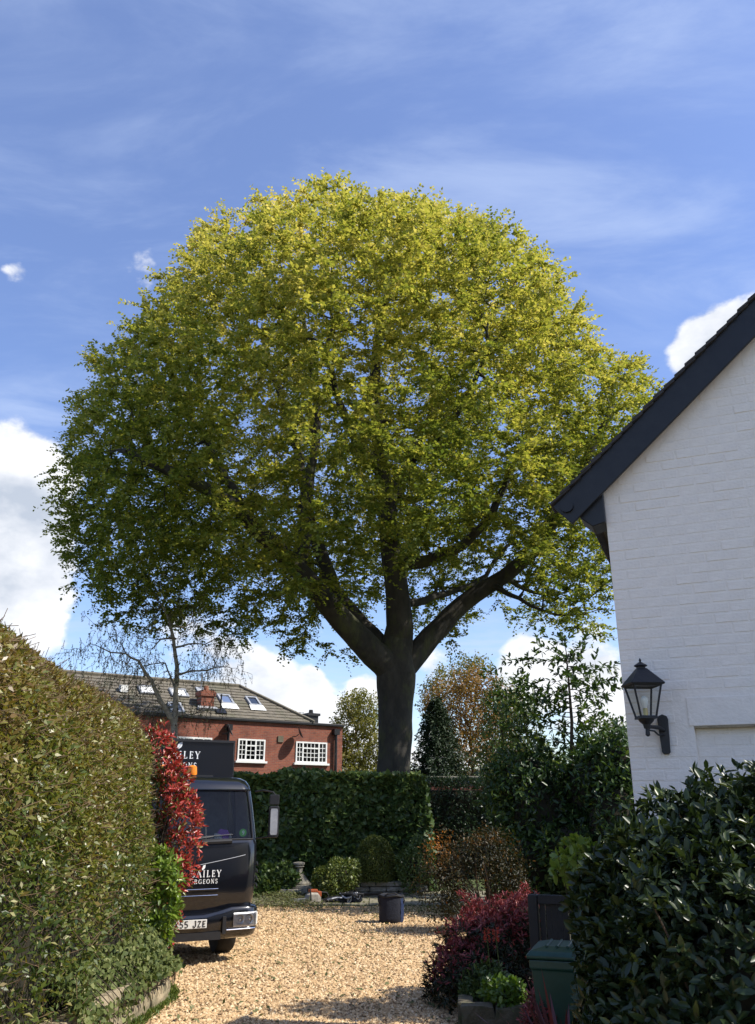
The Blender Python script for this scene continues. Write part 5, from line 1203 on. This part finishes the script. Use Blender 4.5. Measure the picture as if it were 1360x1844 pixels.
def left_laurel():
    root = thing('leafy_laurel', 'pale green broad leaved shrub growing between the hedge and the photinia', 'shrub', (-2.95, 11.2, .33)); Y = 11.35
    bl = [(at(x, y, Y), (r, r * .8, r)) for x, y, r in ((285, 1560, .22), (292, 1600, .25), (290, 1640, .24), (278, 1680, .24), (262, 1700, .2))]
    tips, outs = ell_points(330, bl, .3, .25, 3.0); rosette_shrub(root, tips, outs, 5, (.07, .13), .42, 'light_leaf', lambda P, n: rng.normal(.55, .25, n), T_LANCE, 200); stems(root, [c for c, r in bl], (-2.95, 11.2, .33), .01)
left_laurel()
def ivy():
    root = thing('ivy', 'trailing ivy spilling over the sandstone edging below the hedge', 'ivy', (-2.7, 10.0, .33))
    n = 5600; y = rng.uniform(8.2, 12.0, n); edge = np.interp(y, [8, 9.2, 10.3, 10.85, 11.35, 11.8, 12.05], [-2.6, -2.58, -2.48, -2.44, -2.52, -2.78, -3.2]); s = rng.random(n)
    bias = np.clip(1.1 * wob(np.stack([y * 1.5, y * 0, y * 0], 1), 1.2) + .2, -1, 1.2); z = .33 + .42 * s ** 1.5 - .34 * np.maximum(0, bias) * (rng.random(n) < .42) * rng.random(n); x = edge - .05 - .28 * (z - .33).clip(0) / .5 + np.where(z < .35, .07, 0) + rng.normal(0, .035, n)
    P = np.stack([x, y, z], 1); out = np.tile(nrm(np.array([[.85, -.35, .35]])), (n, 1)); D, N = frames(n, out, .75, -.35, .2); N = nrm(out + runit(n) * .5); N = nrm(N - D * (N * D).sum(-1, keepdims=True)); L = rng.uniform(.03, .06, n); P += out * (.05 * wob(P, 4.0))[:, None]
    foliage(root, P, D, N, L, L * .95, np.clip(rng.normal(.5, .26, n), 0, 1), 'pale_ivy', T_IVY, 260)
    m = MB()
    for k in range(24):
        yy = 8.6 + k * .14; e = float(np.interp(yy, [8, 9.2, 10.3, 10.85, 11.35, 11.8, 12.05], [-2.6, -2.58, -2.48, -2.44, -2.52, -2.78, -3.2])); m.tube([(e - .3 + 2.7, yy - 10, .3), (e - .08 + 2.7, yy + .05 - 10, .12), (e + .03 + 2.7, yy + .1 - 10, .0), (e + .035 + 2.7, yy + .12 - 10, -.2)], .005, 4)
    m.build('stem', 'bark_brown', root)
ivy()

# ================================================================== planting at the far side of the drive
def boxy_hedge(name, label, x0, x1, y0, y1, H, n, L, mat, n_parts=0, T=T_DIAMOND, shag=.12, batter=0.0, aspect=.75, tshift=0.0, d=.28):
    root = thing(name, label, 'hedge', ((x0 + x1) / 2, y0, 0)); b0 = np.array(root.location); fr = [(H * (x1 - x0), 0), ((y1 - y0) * (x1 - x0), 1), (H * (y1 - y0), 2), (H * (y1 - y0), 3)]
    w = np.array([f[0] for f in fr]); k = rng.choice(4, n, p=w / w.sum()); u, v = rng.random(n), rng.random(n); P = np.zeros((n, 3)); O = np.zeros((n, 3))
    for f, fn in ((0, lambda a, b: (x0 + (x1 - x0) * a, y0 + 0 * a, H * b)), (1, lambda a, b: (x0 + (x1 - x0) * a, y0 + (y1 - y0) * b, H + 0 * a)), (2, lambda a, b: (x1 + 0 * a, y0 + (y1 - y0) * a, H * b)), (3, lambda a, b: (x0 + 0 * a, y0 + (y1 - y0) * a, H * b))):
        m = k == f; P[m] = np.stack(fn(u[m], v[m]), 1); O[m] = ((0, -1, 0), (0, 0, 1), (1, 0, 0), (-1, 0, 0))[f]
    # rounded shoulders and lumps
    c = np.array([(x0 + x1) / 2, (y0 + y1) / 2, H * .5]); top = np.clip((P[:, 2] - H * .75) / (H * .25), 0, 1); P[:, :2] = c[:2] + (P[:, :2] - c[:2]) * (1 - .04 * top[:, None] ** 2 * 3 * (1.2 / max(1.2, x1 - x0)))
    O = nrm(O + .35 * nrm(P - c)); dep = rng.random(n) ** 1.6 * d; P = P + O * (shag * wob(P, 1.3) + .5 * shag * wob(P, 4.0) - dep)[:, None]; P[:, 2] = np.maximum(P[:, 2], .03)
    D, N = frames(n, O, .7, .0, .35); N = nrm(O * .8 + np.array([0, 0, .5]) + runit(n) * .6); N = nrm(N - D * (N * D).sum(-1, keepdims=True)); LL = rng.uniform(L[0], L[1], n)
    tint = np.clip(.42 + tshift + rng.normal(0, .2, n) + .25 * top + .1 * wob(P, 1.0), 0, 1); foliage(root, P, D, N, LL, LL * aspect, tint, mat, T, n_parts)
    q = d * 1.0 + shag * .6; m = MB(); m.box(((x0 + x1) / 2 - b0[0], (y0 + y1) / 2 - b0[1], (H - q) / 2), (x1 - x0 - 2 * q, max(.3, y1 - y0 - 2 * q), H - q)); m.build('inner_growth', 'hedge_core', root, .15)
    return root
hx1 = at(772, 1480, 23.6)[0]; hz = at(640, 1393, 23.6)[2]
boxy_hedge('ivy_hedge', 'glossy dark green ivy hedge closing the far side of the drive', -8.5, hx1, 23.6, 25.3, hz, 46000, (.09, .17), 'ivy_leaf', 300, T_IVY, .10, aspect=.9, tshift=.06)
hz2 = at(840, 1402, 28.0)[2]
boxy_hedge('yew_hedge', 'deep shaded dark hedge to the right of the beech trunk', .9, 9.0, 28.2, 29.6, hz2, 22000, (.08, .16), 'dark_hedge_leaf', 0, T_DIAMOND, .10, aspect=.35)
def topiary():
    p = at(675, 1560, 22.9); a, b = at(637, 1560, 22.9), at(712, 1560, 22.9); R = (b[0] - a[0]) / 2; zt = at(675, 1505, 22.9)[2]; root = thing('topiary_dome', 'smooth clipped green dome of box above the stone wall', 'topiary', (p[0], 22.95, .3)); zb = .35; n = 26000
    t = rng.random(n); ph = rng.uniform(0, 2 * PI, n); z = zb + (zt - zb) * t; r = R * np.sqrt(np.clip(1 - (np.clip((t - .25) / .75, 0, 1)) ** 2.2, 0, 1)) * (.94 + .06 * np.clip(t / .25, 0, 1)); P = np.stack([p[0] + r * np.cos(ph), 22.95 + r * np.sin(ph), z], 1)
    kk = rng.random(n) < .35; uu = np.sqrt(rng.random(kk.sum())); tt = 1 - .45 * uu ** 2; P[kk] = np.stack([p[0] + R * uu * .85 * np.cos(ph[kk]), 22.95 + R * uu * .85 * np.sin(ph[kk]), zb + (zt - zb) * (1 - .42 * uu ** 2.4)], 1)
    c = np.array([p[0], 22.95, zb + .3]); O = nrm(P - c); P = P + O * (.02 * wob(P, 5)[:, None] - rng.random((n, 1)) * .06); D, N = frames(n, O, .6); L = rng.uniform(.03, .055, n)
    foliage(root, P, D, N, L, L * .6, np.clip(rng.normal(.5, .25, n), 0, 1), 'topiary_leaf'); ell_core(root, [((p[0], 22.95, (zb + zt) / 2 - .08), (R, R, (zt - zb) / 2 + .05))], .9)
topiary()
def bush(name, label, cat, blobs, n, L, mat, aspect=.6, T=T_DIAMOND, n_parts=0, depth=.4, tint=(.5, .25), core=.7, noise=.18, ns=2.0, base=None, nst=10, spread=.7, up=.1, group=None, fill=0.0, stem_r=.012, smat='bark_brown', tfn=None):
    c = np.mean([b[0] for b in blobs], 0); base = base if base is not None else (c[0], c[1], 0); root = thing(name, label, cat, base, group=group); P, O = ell_points(n, blobs, depth, noise, ns, fill=fill); D, N = frames(n, O, spread, up, .45); LL = rng.uniform(L[0], L[1], n)
    tt = np.clip(rng.normal(tint[0], tint[1], n) + .1 * wob(P, 1.5), 0, 1) if tfn is None else np.clip(tfn(P, n), 0, 1); foliage(root, P, D, N, LL, LL * aspect, tt, mat, T, n_parts)
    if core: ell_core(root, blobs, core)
    if nst: stems(root, [b[0] + np.array(b[1]) * .7 * runit(1)[0] for b in blobs for _ in range(max(1, nst // len(blobs)))], base, stem_r, smat)
    return root
P_ = lambda x, y, Y: at(x, y, Y)
def blob(x, y, Y, rx_, ry_, rz_): return (at(x, y, Y), (rx_, ry_, rz_))
bush('box_bush', 'small rounded yellow green bush beside the stone urn', 'bush', [blob(603, 1585, 22.2, .62, .5, .42), blob(585, 1592, 22.1, .4, .4, .3)], 9000, (.05, .09), 'topiary_leaf', .55, tint=(.4, .3), noise=.3)
bush('grey_bush', 'loose grey green plant growing left of the acer', 'bush', [blob(742, 1565, 22.6, .4, .35, .55), blob(760, 1545, 23.0, .35, .3, .6)], 5000, (.05, .10), 'ivy_leaf', .4, tint=(.75, .2), core=.5)
bush('low_ivy_clump', 'ragged ivy clump at the hedge foot left of the urn', 'bush', [blob(495, 1590, 22.9, .7, .4, .5), blob(470, 1600, 22.6, .5, .4, .4)], 6000, (.06, .13), 'ivy_leaf', .8, T_IVY, tint=(.5, .25))
def acer():
    Y = 16.5; b = at(885, 1660, Y); root = thing('acer', 'small bronze acer behind the red shrub, shade and orange sun glow tinted in', 'tree', (b[0], Y, 0))
    bl = [blob(850, 1540, Y, .70, .65, .45), blob(800, 1570, Y - .1, .48, .5, .42), blob(900, 1560, Y + .1, .6, .55, .5), blob(820, 1605, Y - .2, .48, .45, .34), blob(880, 1520, Y, .46, .45, .3), blob(805, 1635, Y - .4, .32, .33, .25), blob(925, 1590, Y, .35, .4, .4)]
    P, O = ell_points(11000, bl, .85, .55, 3.4, fill=.3); D, N = frames(len(P), O, .75, -.1, .7); L = rng.uniform(.035, .07, len(P)); px, py, _ = proj(P); t = .25 + .2 * rng.normal(size=len(P)) + .55 * np.exp(-((px - 785) / 30) ** 2 - ((py - 1525) / 35) ** 2) + .15 * (py < 1520)  # orange tint at upper left paints the sunlit glow into the leaves
    foliage(root, P, D, N, L, L * .45, np.clip(t, 0, 1), 'acer_leaf', T_LANCE)
    tips = [c + np.array(r) * .6 * runit(1)[0] for c, r in bl for _ in range(5)]; stems(root, tips, (b[0], Y, 0), .014)
acer()
def pieris():
    root = thing('pieris_shrub', 'mounded pieris shrub with crimson young leaves at the drive edge', 'shrub', (1.35, 11.0, 0)); Y = 11.0
    bl = [blob(885, 1690, Y, .62, .55, .45), blob(840, 1745, Y - .3, .40, .45, .36), blob(920, 1730, Y, .55, .6, .55), blob(945, 1660, Y + .3, .40, .4, .34), blob(820, 1775, Y - .4, .30, .35, .26)]
    tips, outs = ell_points(2300, bl, .42, .32, 3.0)
    def tf(P, n):
        up = np.repeat(outs[:, 2], 8); red = (wob(P, 1.1) * .35 + up + rng.normal(0, .22, n)) > .66; return np.where(red, rng.normal(.74, .14, n), rng.normal(.15, .12, n))
    rosette_shrub(root, tips, outs, 8, (.045, .085), .26, 'pieris_leaf', tf, T_LANCE, 300, .6, .15); ell_core(root, bl, .5); stems(root, [b[0] for b in bl], (1.35, 11, 0), .015)
pieris()
bush('laurel_bush', 'dark mass of laurel bushes beside the white house', 'bush', [blob(1000, 1480, 19, 1.3, 1.2, 1.3), blob(950, 1420, 19.8, .95, 1.1, 1.0), blob(1080, 1440, 18.4, 1.05, 1.1, 1.35), blob(1050, 1540, 18, 1.2, 1.1, .9), blob(960, 1560, 18.4, .9, .9, .8), blob(1125, 1400, 18.1, .75, .8, 1.0), blob(1110, 1500, 17.5, .8, .9, 1.3)], 21000, (.10, .19), 'laurel_leaf', .42, T_LANCE, 300, .45, (.42, .22), .68, .3, 1.3, nst=14)
def laurel_tree():
    Y = 19.0; b = at(1030, 1580, Y); root = thing('laurel_tree', 'young open laurel tree with upright leafy shoots rising above the dark bushes', 'tree', (b[0], Y, 0)); L = lambda pts: [at(x, y, Y + d) for x, y, d in pts]
    P = [np.array([b[0], Y, -.05])] + L([(1030, 1500, 0), (1030, 1420, 0), (1029, 1360, 0), (1030, 1300, 0), (1026, 1250, 0), (1022, 1200, 0), (1020, 1175, 0)]); par = [-1] + list(range(7)); q = [P[0]]; pq = [-1]
    for i in range(1, 8):
        n = 6
        for k in range(1, n + 1): q.append(P[i - 1] + (P[i] - P[i - 1]) * k / n); pq.append(len(q) - 2)
    bl = [((1010, 1225, 0), (.55, .55, .5)), ((950, 1245, 0), (.4, .4, .42)), ((1060, 1260, .1), (.42, .45, .5)), ((985, 1280, -.2), (.5, .5, .35)), ((1050, 1330, 0), (.4, .4, .3)), ((940, 1290, .1), (.35, .4, .3)), ((1020, 1185, 0), (.35, .3, .3)), ((1085, 1230, .1), (.22, .25, .3)), ((980, 1330, .2), (.4, .4, .3))]
    A = np.concatenate([at(c[0], c[1], Y + c[2]) + rng.normal(size=(75, 3)) * np.array(r) * .82 for c, r in bl]); p, pr = grow(q, pq, A, .14, 1.8, .17, 60, .22, .10); r = radii(pr, .005, 2.4); nc = len(q); r[:nc] = np.maximum(np.linspace(.055, .012, nc), np.minimum(r[:nc], .05))
    for i in range(nc, len(pr)): r[i] = min(r[i], r[pr[i]] * .7)
    b0 = np.array(root.location); V, F = tubes(p - b0, pr, r, 8, .02, 4); link('trunk', npmesh('trunk', V, F, smooth=True), 'bark_brown', root)
    th = np.where((r < .013) & (np.arange(len(p)) >= nc))[0]; k = np.repeat(th, 5); d = nrm(p[k] - p[pr[k]]); n = len(k); D = nrm(d * .7 + runit(n) * .75 + np.array([0, 0, .12])); N = nrm(np.array([0, 0, 1.0]) + runit(n) * .6); N = nrm(N - D * (N * D).sum(-1, keepdims=True)); LL = rng.uniform(.10, .19, n); tint = np.clip(rng.normal(.40, .22, n) + .25 * (rng.random(n) < .12), 0, 1)
    foliage(root, p[k], D, N, LL, LL * .40, tint, 'laurel_leaf', T_LANCE, 300)
laurel_tree()
def near_shrub():
    bl = [blob(1310, 1530, 4.75, .50, .42, .42), blob(1225, 1580, 4.75, .38, .42, .30), blob(1155, 1650, 4.7, .32, .4, .33), blob(1152, 1740, 4.6, .28, .38, .36), blob(1175, 1845, 4.5, .32, .4, .4), blob(1210, 1730, 4.5, .5, .45, .48), blob(1310, 1680, 4.4, .55, .5, .55), blob(1240, 1850, 4.3, .55, .5, .5), blob(1360, 1830, 4.1, .55, .5, .7), blob(1440, 1550, 4.4, .5, .42, .5)]
    root = thing('evergreen_shrub', 'large dark glossy evergreen shrub in front of the white gable wall', 'shrub', (1.95, 4.6, 0))
    tips, outs = ell_points(5200, bl, .42, .2, 2.4); tips[:, 1] = np.minimum(tips[:, 1], 5.35 - .4 * (tips[:, 0] - 1.8).clip(0))
    def tf(P, n): return np.clip(rng.normal(.36, .18, n), 0, .72) + .4 * np.repeat((rng.random(n // 7) < .045) & (tips[:, 2] > 1.2), 7)
    rosette_shrub(root, tips, outs, 7, (.042, .082), .46, 'shrub_leaf', tf, T_LANCE, 300, .7, .25); ell_core(root, bl, .58); stems(root, [np.array(b[0]) for b in bl] + list(tips[:60]), (1.95, 4.6, 0), .010)
near_shrub()
def lime_plant():
    Y = 7.6; root = thing('lime_plant', 'lime green leafy rosette standing out against the dark bushes', 'plant', (at(1040, 1545, Y)[0], Y, 0)); bl = [blob(1040, 1545, Y, .16, .16, .15), blob(1015, 1570, Y, .10, .1, .08), blob(1065, 1540, Y, .1, .1, .09)]
    tips, outs = ell_points(60, bl, .4, .2, 3); rosette_shrub(root, tips, outs, 5, (.06, .11), .62, 'light_leaf', lambda P, n: rng.normal(.75, .2, n), T_LANCE, 120); stems(root, [b[0] for b in bl], (at(1040, 1545, Y)[0], Y, 0), .009)
lime_plant()
def cordyline():
    Y = 6.5; b = at(1012, 1844, Y); root = thing('cordyline', 'spiky dark red cordyline with arching sword leaves beside the bin', 'plant', (b[0], Y, 0)); b0 = np.array([b[0], Y, 0]); mats = ['cordyline_leaf']
    for k in range(46):
        a = random.uniform(0, 2 * PI); el = math.radians(random.uniform(28, 82)); L = random.uniform(.6, .95); w = random.uniform(.022, .036); d = np.array([math.cos(a) * math.cos(el), math.sin(a) * math.cos(el), math.sin(el)]); s = nrm(np.cross(d, [0, 0, 1.0]) + 1e-6); V = []; n = 6; st = np.array([0, 0, .22]) + d * .03
        for j in range(n + 1):
            f = j / n; c = st + d * L * f + np.array([0, 0, -.28 * (1 - el / 1.6) * f * f * L]); ww = w * (1 - f ** 2.2) * (.7 + .6 * f * (1 - f)); V += [c - s * ww + np.array([0, 0, .25 * ww]), c, c + s * ww + np.array([0, 0, .25 * ww])]
        F = [(j * 3 + q, j * 3 + q + 1, j * 3 + q + 4, j * 3 + q + 3) for j in range(n) for q in (0, 1)]; o = link('leaf', npmesh('leaf', np.array(V), np.array(F), np.full(len(V), min(1, max(0, random.gauss(.4, .25))))), 'cordyline_leaf', root)
    m = MB(); m.lathe([(.05, 0), (.055, .1), (.04, .26)], 10); m.build('stem', 'bark_brown', root)
cordyline()
bush('trough_plant', 'low bright green plant growing in the stone trough', 'plant', [blob(915, 1792, 9.5, .22, .2, .14), blob(890, 1785, 9.7, .15, .15, .12)], 900, (.05, .09), 'light_leaf', .6, T_LANCE, 160, .5, (.3, .2), .5, base=(at(912, 1800, 9.6)[0], 9.6, .0), nst=4)
bush('fern_clump', 'shaded feathery green clump below the crimson pieris', 'plant', [blob(880, 1775, 10.1, .32, .25, .22), blob(860, 1800, 10.0, .2, .2, .15)], 3200, (.04, .08), 'ivy_leaf', .4, tint=(.6, .25), depth=.6, core=.5)
bush('red_heather', 'red and green tufted plant at the foot of the cordyline', 'plant', [blob(975, 1815, 7.3, .14, .14, .14), blob(985, 1770, 7.4, .09, .1, .09), blob(965, 1840, 7.1, .12, .1, .1)], 1500, (.03, .06), 'pieris_leaf', .3, T_LANCE, 150, .6, (.6, .28), .4, base=(at(975, 1830, 7.3)[0], 7.3, 0), nst=6, stem_r=.006)
def pokers():
    for px, py in ((893, 1684), (877, 1686)):
        Y = 9.9; a = at(px, py, Y); t = thing('poker_flower', 'red poker flower on a thin stem, %s' % ('the one closer to the black gate' if px > 880 else 'the one deeper in the pieris'), 'flower', (a[0], Y, 0), group='red pokers beside the pieris'); m = MB(); m.tube([(.06, .0, 0), (.03, 0, a[2] * .5), (0, 0, a[2] - .02)], .006, 5); m.build('stem', 'lawn', t)
        P = np.zeros((70, 3)); n = 70; f = rng.random(n); an = rng.uniform(0, 6.28, n); P = np.stack([a[0] + .014 * np.cos(an), Y + .014 * np.sin(an), a[2] - .05 + .12 * f], 1); D = nrm(np.stack([np.cos(an), np.sin(an), -.5 + 1.2 * f], 1)); N = nrm(np.cross(D, [0, 0, 1.0]) + 1e-6); foliage(t, P, D, N, np.full(n, .03), np.full(n, .012), rng.random(n), 'poker_flower', name='petals')
pokers()

# ================================================================== trees and shrubs beyond
def twiggy(name, label, px, top, Y, blobs, nA, nleaf, L, lmat, bmat='twig_tan', base_n=5, D=.3, group=None, cat='tree', r0=.008, lt=(.5, .25)):
    b = at(px, 1400, Y); root = thing(name, label, cat, (b[0], Y, 0), group=group); P = [np.array([b[0], Y, -.05])]; par = [-1]; bl = [(at(x, y, Y + d), np.array(r)) for x, y, d, r in blobs]
    for k in range(base_n):
        c, r = bl[k % len(bl)]; e = np.array([b[0] + (c[0] - b[0]) * .5 + random.uniform(-.3, .3), Y + random.uniform(-.3, .3), c[2] * .55]); i = 0
        for j in range(1, 9): P.append(P[0] * (1 - j / 8) + e * (j / 8) + np.array([0, 0, .25 * math.sin(PI * j / 8)])); par.append(i); i = len(P) - 1
    A = np.concatenate([c + nrm(rng.normal(size=(nA, 3))) * (rng.random((nA, 1)) ** .45) * r for c, r in bl]); p, pr = grow(P, par, A, D, 9.0, D * 1.1, 60, .25, .12); r = radii(pr, r0, 2.3)
    b0 = np.array(root.location); V, F = tubes(p - b0, pr, r, 6, .05, 4); link('trunk', npmesh('trunk', V, F, smooth=True), bmat, root)
    th = np.where(r < r0 * 3)[0]; k = rng.choice(th, nleaf); C = p[k] + rng.normal(0, D * .45, (nleaf, 3)); Dv, N = frames(nleaf, runit(nleaf), .7, .2); LL = rng.uniform(L[0], L[1], nleaf); o = link('foliage', leafmesh('foliage', C - b0, Dv, N, LL, LL * .65, np.clip(rng.normal(lt[0], lt[1], nleaf) + .12 * wob(C, .8), 0, 1)), lmat, root); o['kind'] = 'stuff'
twiggy('copper_tree', 'multi stemmed tree in coppery bud right of the beech trunk', 850, 1210, 36.0, [(850, 1270, 0, (1.6, 1.5, 1.5)), (820, 1320, -.3, (1.3, 1.2, 1.2)), (890, 1310, 0, (1.3, 1.2, 1.4)), (860, 1235, 0, (1.0, 1.0, .8)), (900, 1270, .4, (1.0, 1, .9)), (800, 1270, .3, (1.0, 1, 1.1)), (850, 1350, -.5, (1.7, 1.2, .9)), (915, 1350, 0, (1.0, 1, .9))], 330, 17000, (.07, .14), 'copper_leaf', base_n=8)
twiggy('young_tree', 'thin green topped tree behind the coppery tree', 815, 1190, 41.0, [(830, 1215, 0, (1.3, 1, 1.0)), (800, 1240, 0, (1.0, 1, .9)), (860, 1205, 0, (.8, .8, .6)), (775, 1260, 0, (.7, .8, .8))], 140, 3800, (.08, .15), 'yellow_leaf', base_n=4)
twiggy('hazel_bush', 'sparse yellow green bush between the brick house and the beech trunk', 645, 1250, 44.0, [(645, 1300, 0, (1.4, 1.4, 1.5)), (625, 1340, 0, (1.2, 1.2, 1.4)), (665, 1350, 0, (1.2, 1.2, 1.5)), (640, 1270, 0, (1.0, 1.0, .8)), (650, 1385, 0, (1.6, 1.2, 1.0)), (612, 1385, -1, (.7, 1, 1.0))], 260, 14000, (.09, .17), 'yellow_leaf', base_n=7, cat='bush')
twiggy('hawthorn_bush', 'green yellow bush showing left of the laurel tree', 925, 1240, 22.0, [(920, 1280, 0, (.8, .8, .9)), (935, 1330, 0, (.8, .8, .9)), (905, 1360, 0, (.8, .8, .8)), (960, 1370, 0, (.8, .8, .8))], 200, 9000, (.05, .10), 'ivy_leaf', 'bark_brown', base_n=5, cat='bush', D=.2, lt=(.7, .25))
twiggy('holly_bush', 'leafy sunlit bush between the laurel tree and the white house', 1105, 1330, 20.5, [(1100, 1340, 0, (.75, .8, .8)), (1130, 1360, 0, (.7, .8, .8)), (1085, 1380, 0, (.7, .8, .8)), (1125, 1420, 0, (.7, .8, .9))], 170, 8000, (.05, .10), 'laurel_leaf', 'bark_brown', base_n=4, cat='bush', D=.15, lt=(.62, .25))
def conifer():
    Y = 34.0; c = at(787, 1330, Y); top = at(785, 1255, Y)[2]; root = thing('conifer', 'dark green conical conifer just right of the beech trunk', 'tree', (c[0], Y, 0)); n = 24000; t = rng.random(n) ** .7; z = .4 + (top - .4) * (1 - t); a = rng.uniform(0, 2 * PI, n); R = 1.6 * t ** .7 * (1 + .30 * np.sin(z * 5 + 2 * np.sin(a * 3)) + .25 * wob(np.stack([np.cos(a) * 2, np.sin(a) * 2, z], 1), 1.3)) + .05; f = rng.random(n) ** .5
    P = np.stack([c[0] + R * f * np.cos(a), Y + R * f * np.sin(a), z - .25 * R * f], 1); O = np.stack([np.cos(a), np.sin(a), np.full(n, -.2)], 1); D, N = frames(n, nrm(O), .5); L = rng.uniform(.10, .22, n); foliage(root, P, D, N, L, L * .3, np.clip(rng.normal(.45, .25, n), 0, 1), 'conifer_leaf'); m = MB(); m.tube([(0, 0, 0), (0, 0, top * .6), (0, 0, top - .2)], [.14, .08, .02], 8); m.build('trunk', 'bark_brown', root)
conifer()
def far_bush(px, Y, w, top, label, mat, tint):
    c = at(px, 1400, Y); zt = at(px, top, Y)[2]; bush('far_tree', label, 'tree', [((c[0] + w * (k - 1) * .55, Y + random.uniform(-1, 1), zt * .55 + random.uniform(-.3, .2)), (w * .6, w * .5, zt * .42)) for k in range(3)], 9000, (.14, .28), mat, .6, depth=.6, tint=tint, core=.6, base=(c[0], Y, 0), nst=6, stem_r=.06, noise=.3, ns=1.0)
far_bush(990, 60, 7, 1345, 'far green tree showing between the copper tree and laurel', 'ivy_leaf', (.8, .2))
far_bush(560, 75, 9, 1375, 'far tree beyond the brick house and the bush', 'yellow_leaf', (.4, .2))
far_bush(760, 70, 9, 1360, 'far tree glimpsed behind the conifer', 'yellow_leaf', (.3, .2))
far_bush(1150, 48, 7, 1350, 'far tree glimpsed beside the corner of the white house', 'yellow_leaf', (.3, .2))
# cut twigs and leaves swept up on the terrace
def clippings():
    n = 5200; c = [gnd(505, 1618), gnd(480, 1612), gnd(550, 1610), gnd(520, 1632)]; k = rng.integers(0, 4, n); P = np.array(c)[k] + rng.normal(size=(n, 3)) * np.array([.55, .55, 0]); P[:, 2] = .04 + .14 * rng.random(n) * np.exp(-((P[:, 0] - c[0][0]) ** 2))
    m2 = 1500; Q = np.stack([rng.uniform(-4, 4, m2), rng.uniform(18.5, 23.2, m2), np.full(m2, .045)], 1); Q2 = np.stack([rng.uniform(-2.3, .9, 900), rng.uniform(8.8, 18.5, 900), np.full(900, .025)], 1); P = np.concatenate([P, Q, Q2]); n = len(P); D, N = frames(n, runit(n) * np.array([1, 1, .3]), .3, 0, 1.2); L = rng.uniform(.03, .09, n); o = link('clippings', leafmesh('clippings', P, D, N, L, L * .5, np.clip(rng.normal(.45, .28, n), 0, 1)), 'clipping_leaf'); tag(o, 'heap of cut leaves and twigs left on the terrace', 'clippings', kind='stuff')
    m = MB()
    for q in range(150):
        b = c[q % 4] + np.array([random.gauss(0, .6), random.gauss(0, .5), .05]); a = random.uniform(0, 6.28); l = random.uniform(.15, .5); m.tube([b, b + np.array([l * .5 * math.cos(a), l * .5 * math.sin(a), .05]), b + np.array([l * math.cos(a + .3), l * math.sin(a + .3), .02])], [.008, .006, .003], 4)
    o = m.build('cut_twigs', 'bark_brown'); tag(o, 'scattered brown cut twigs lying among the clippings', 'twigs', kind='stuff')
    # moss and weeds at the edge of the gravel
    n = 2600; a = rng.random(n) < .5; x = np.where(a, rng.uniform(-3, 3.4, n), rng.normal(1.6, .8, n)); y = np.where(a, rng.normal(20.6, .35, n), rng.normal(19.6, .5, n)); P = np.stack([x, y, np.full(n, .0)], 1); D, N = frames(n, np.tile([0, 0, 1.0], (n, 1)), .45, .2); L = rng.uniform(.025, .06, n); o = link('weeds', leafmesh('weeds', P, D, N, L, L * .3, rng.random(n)), 'grass_blade'); tag(o, 'thin bright weeds and moss along the terrace edge', 'weeds', kind='stuff')
    n = 1500; y = rng.uniform(9, 11.9, n); e = np.interp(y, [8, 9.2, 10.3, 10.85, 11.35, 11.8, 12.05], [-2.6, -2.58, -2.48, -2.44, -2.52, -2.78, -3.2]); P = np.stack([e + .02 + np.abs(rng.normal(0, .05, n)), y, np.zeros(n)], 1); D, N = frames(n, np.tile([0, 0, 1.0], (n, 1)), .5, .1); L = rng.uniform(.03, .09, n); o = link('grass_tufts', leafmesh('grass_tufts', P, D, N, L, L * .22, rng.random(n)), 'grass_blade'); tag(o, 'tufts of grass at the foot of the stone edging', 'grass', kind='stuff')
clippings()

# a leafy tree behind the white house, whose shade falls across the drive
bush('elder_tree', 'leafy elder tree standing behind the white house', 'tree', [((4.2, 10.3, 2.4), (.8, .7, 1.2)), ((4.6, 9.9, 3.4), (1.0, .7, 1.1)), ((4.3, 9.5, 4.4), (.9, .6, 1.0)), ((5.2, 10.6, 2.8), (.9, .8, 1.2))], 11000, (.08, .16), 'laurel_leaf', .5, depth=.7, tint=(.5, .2), core=.45, base=(4.8, 10.2, 0), nst=12, stem_r=.04, noise=.3, ns=1.4)
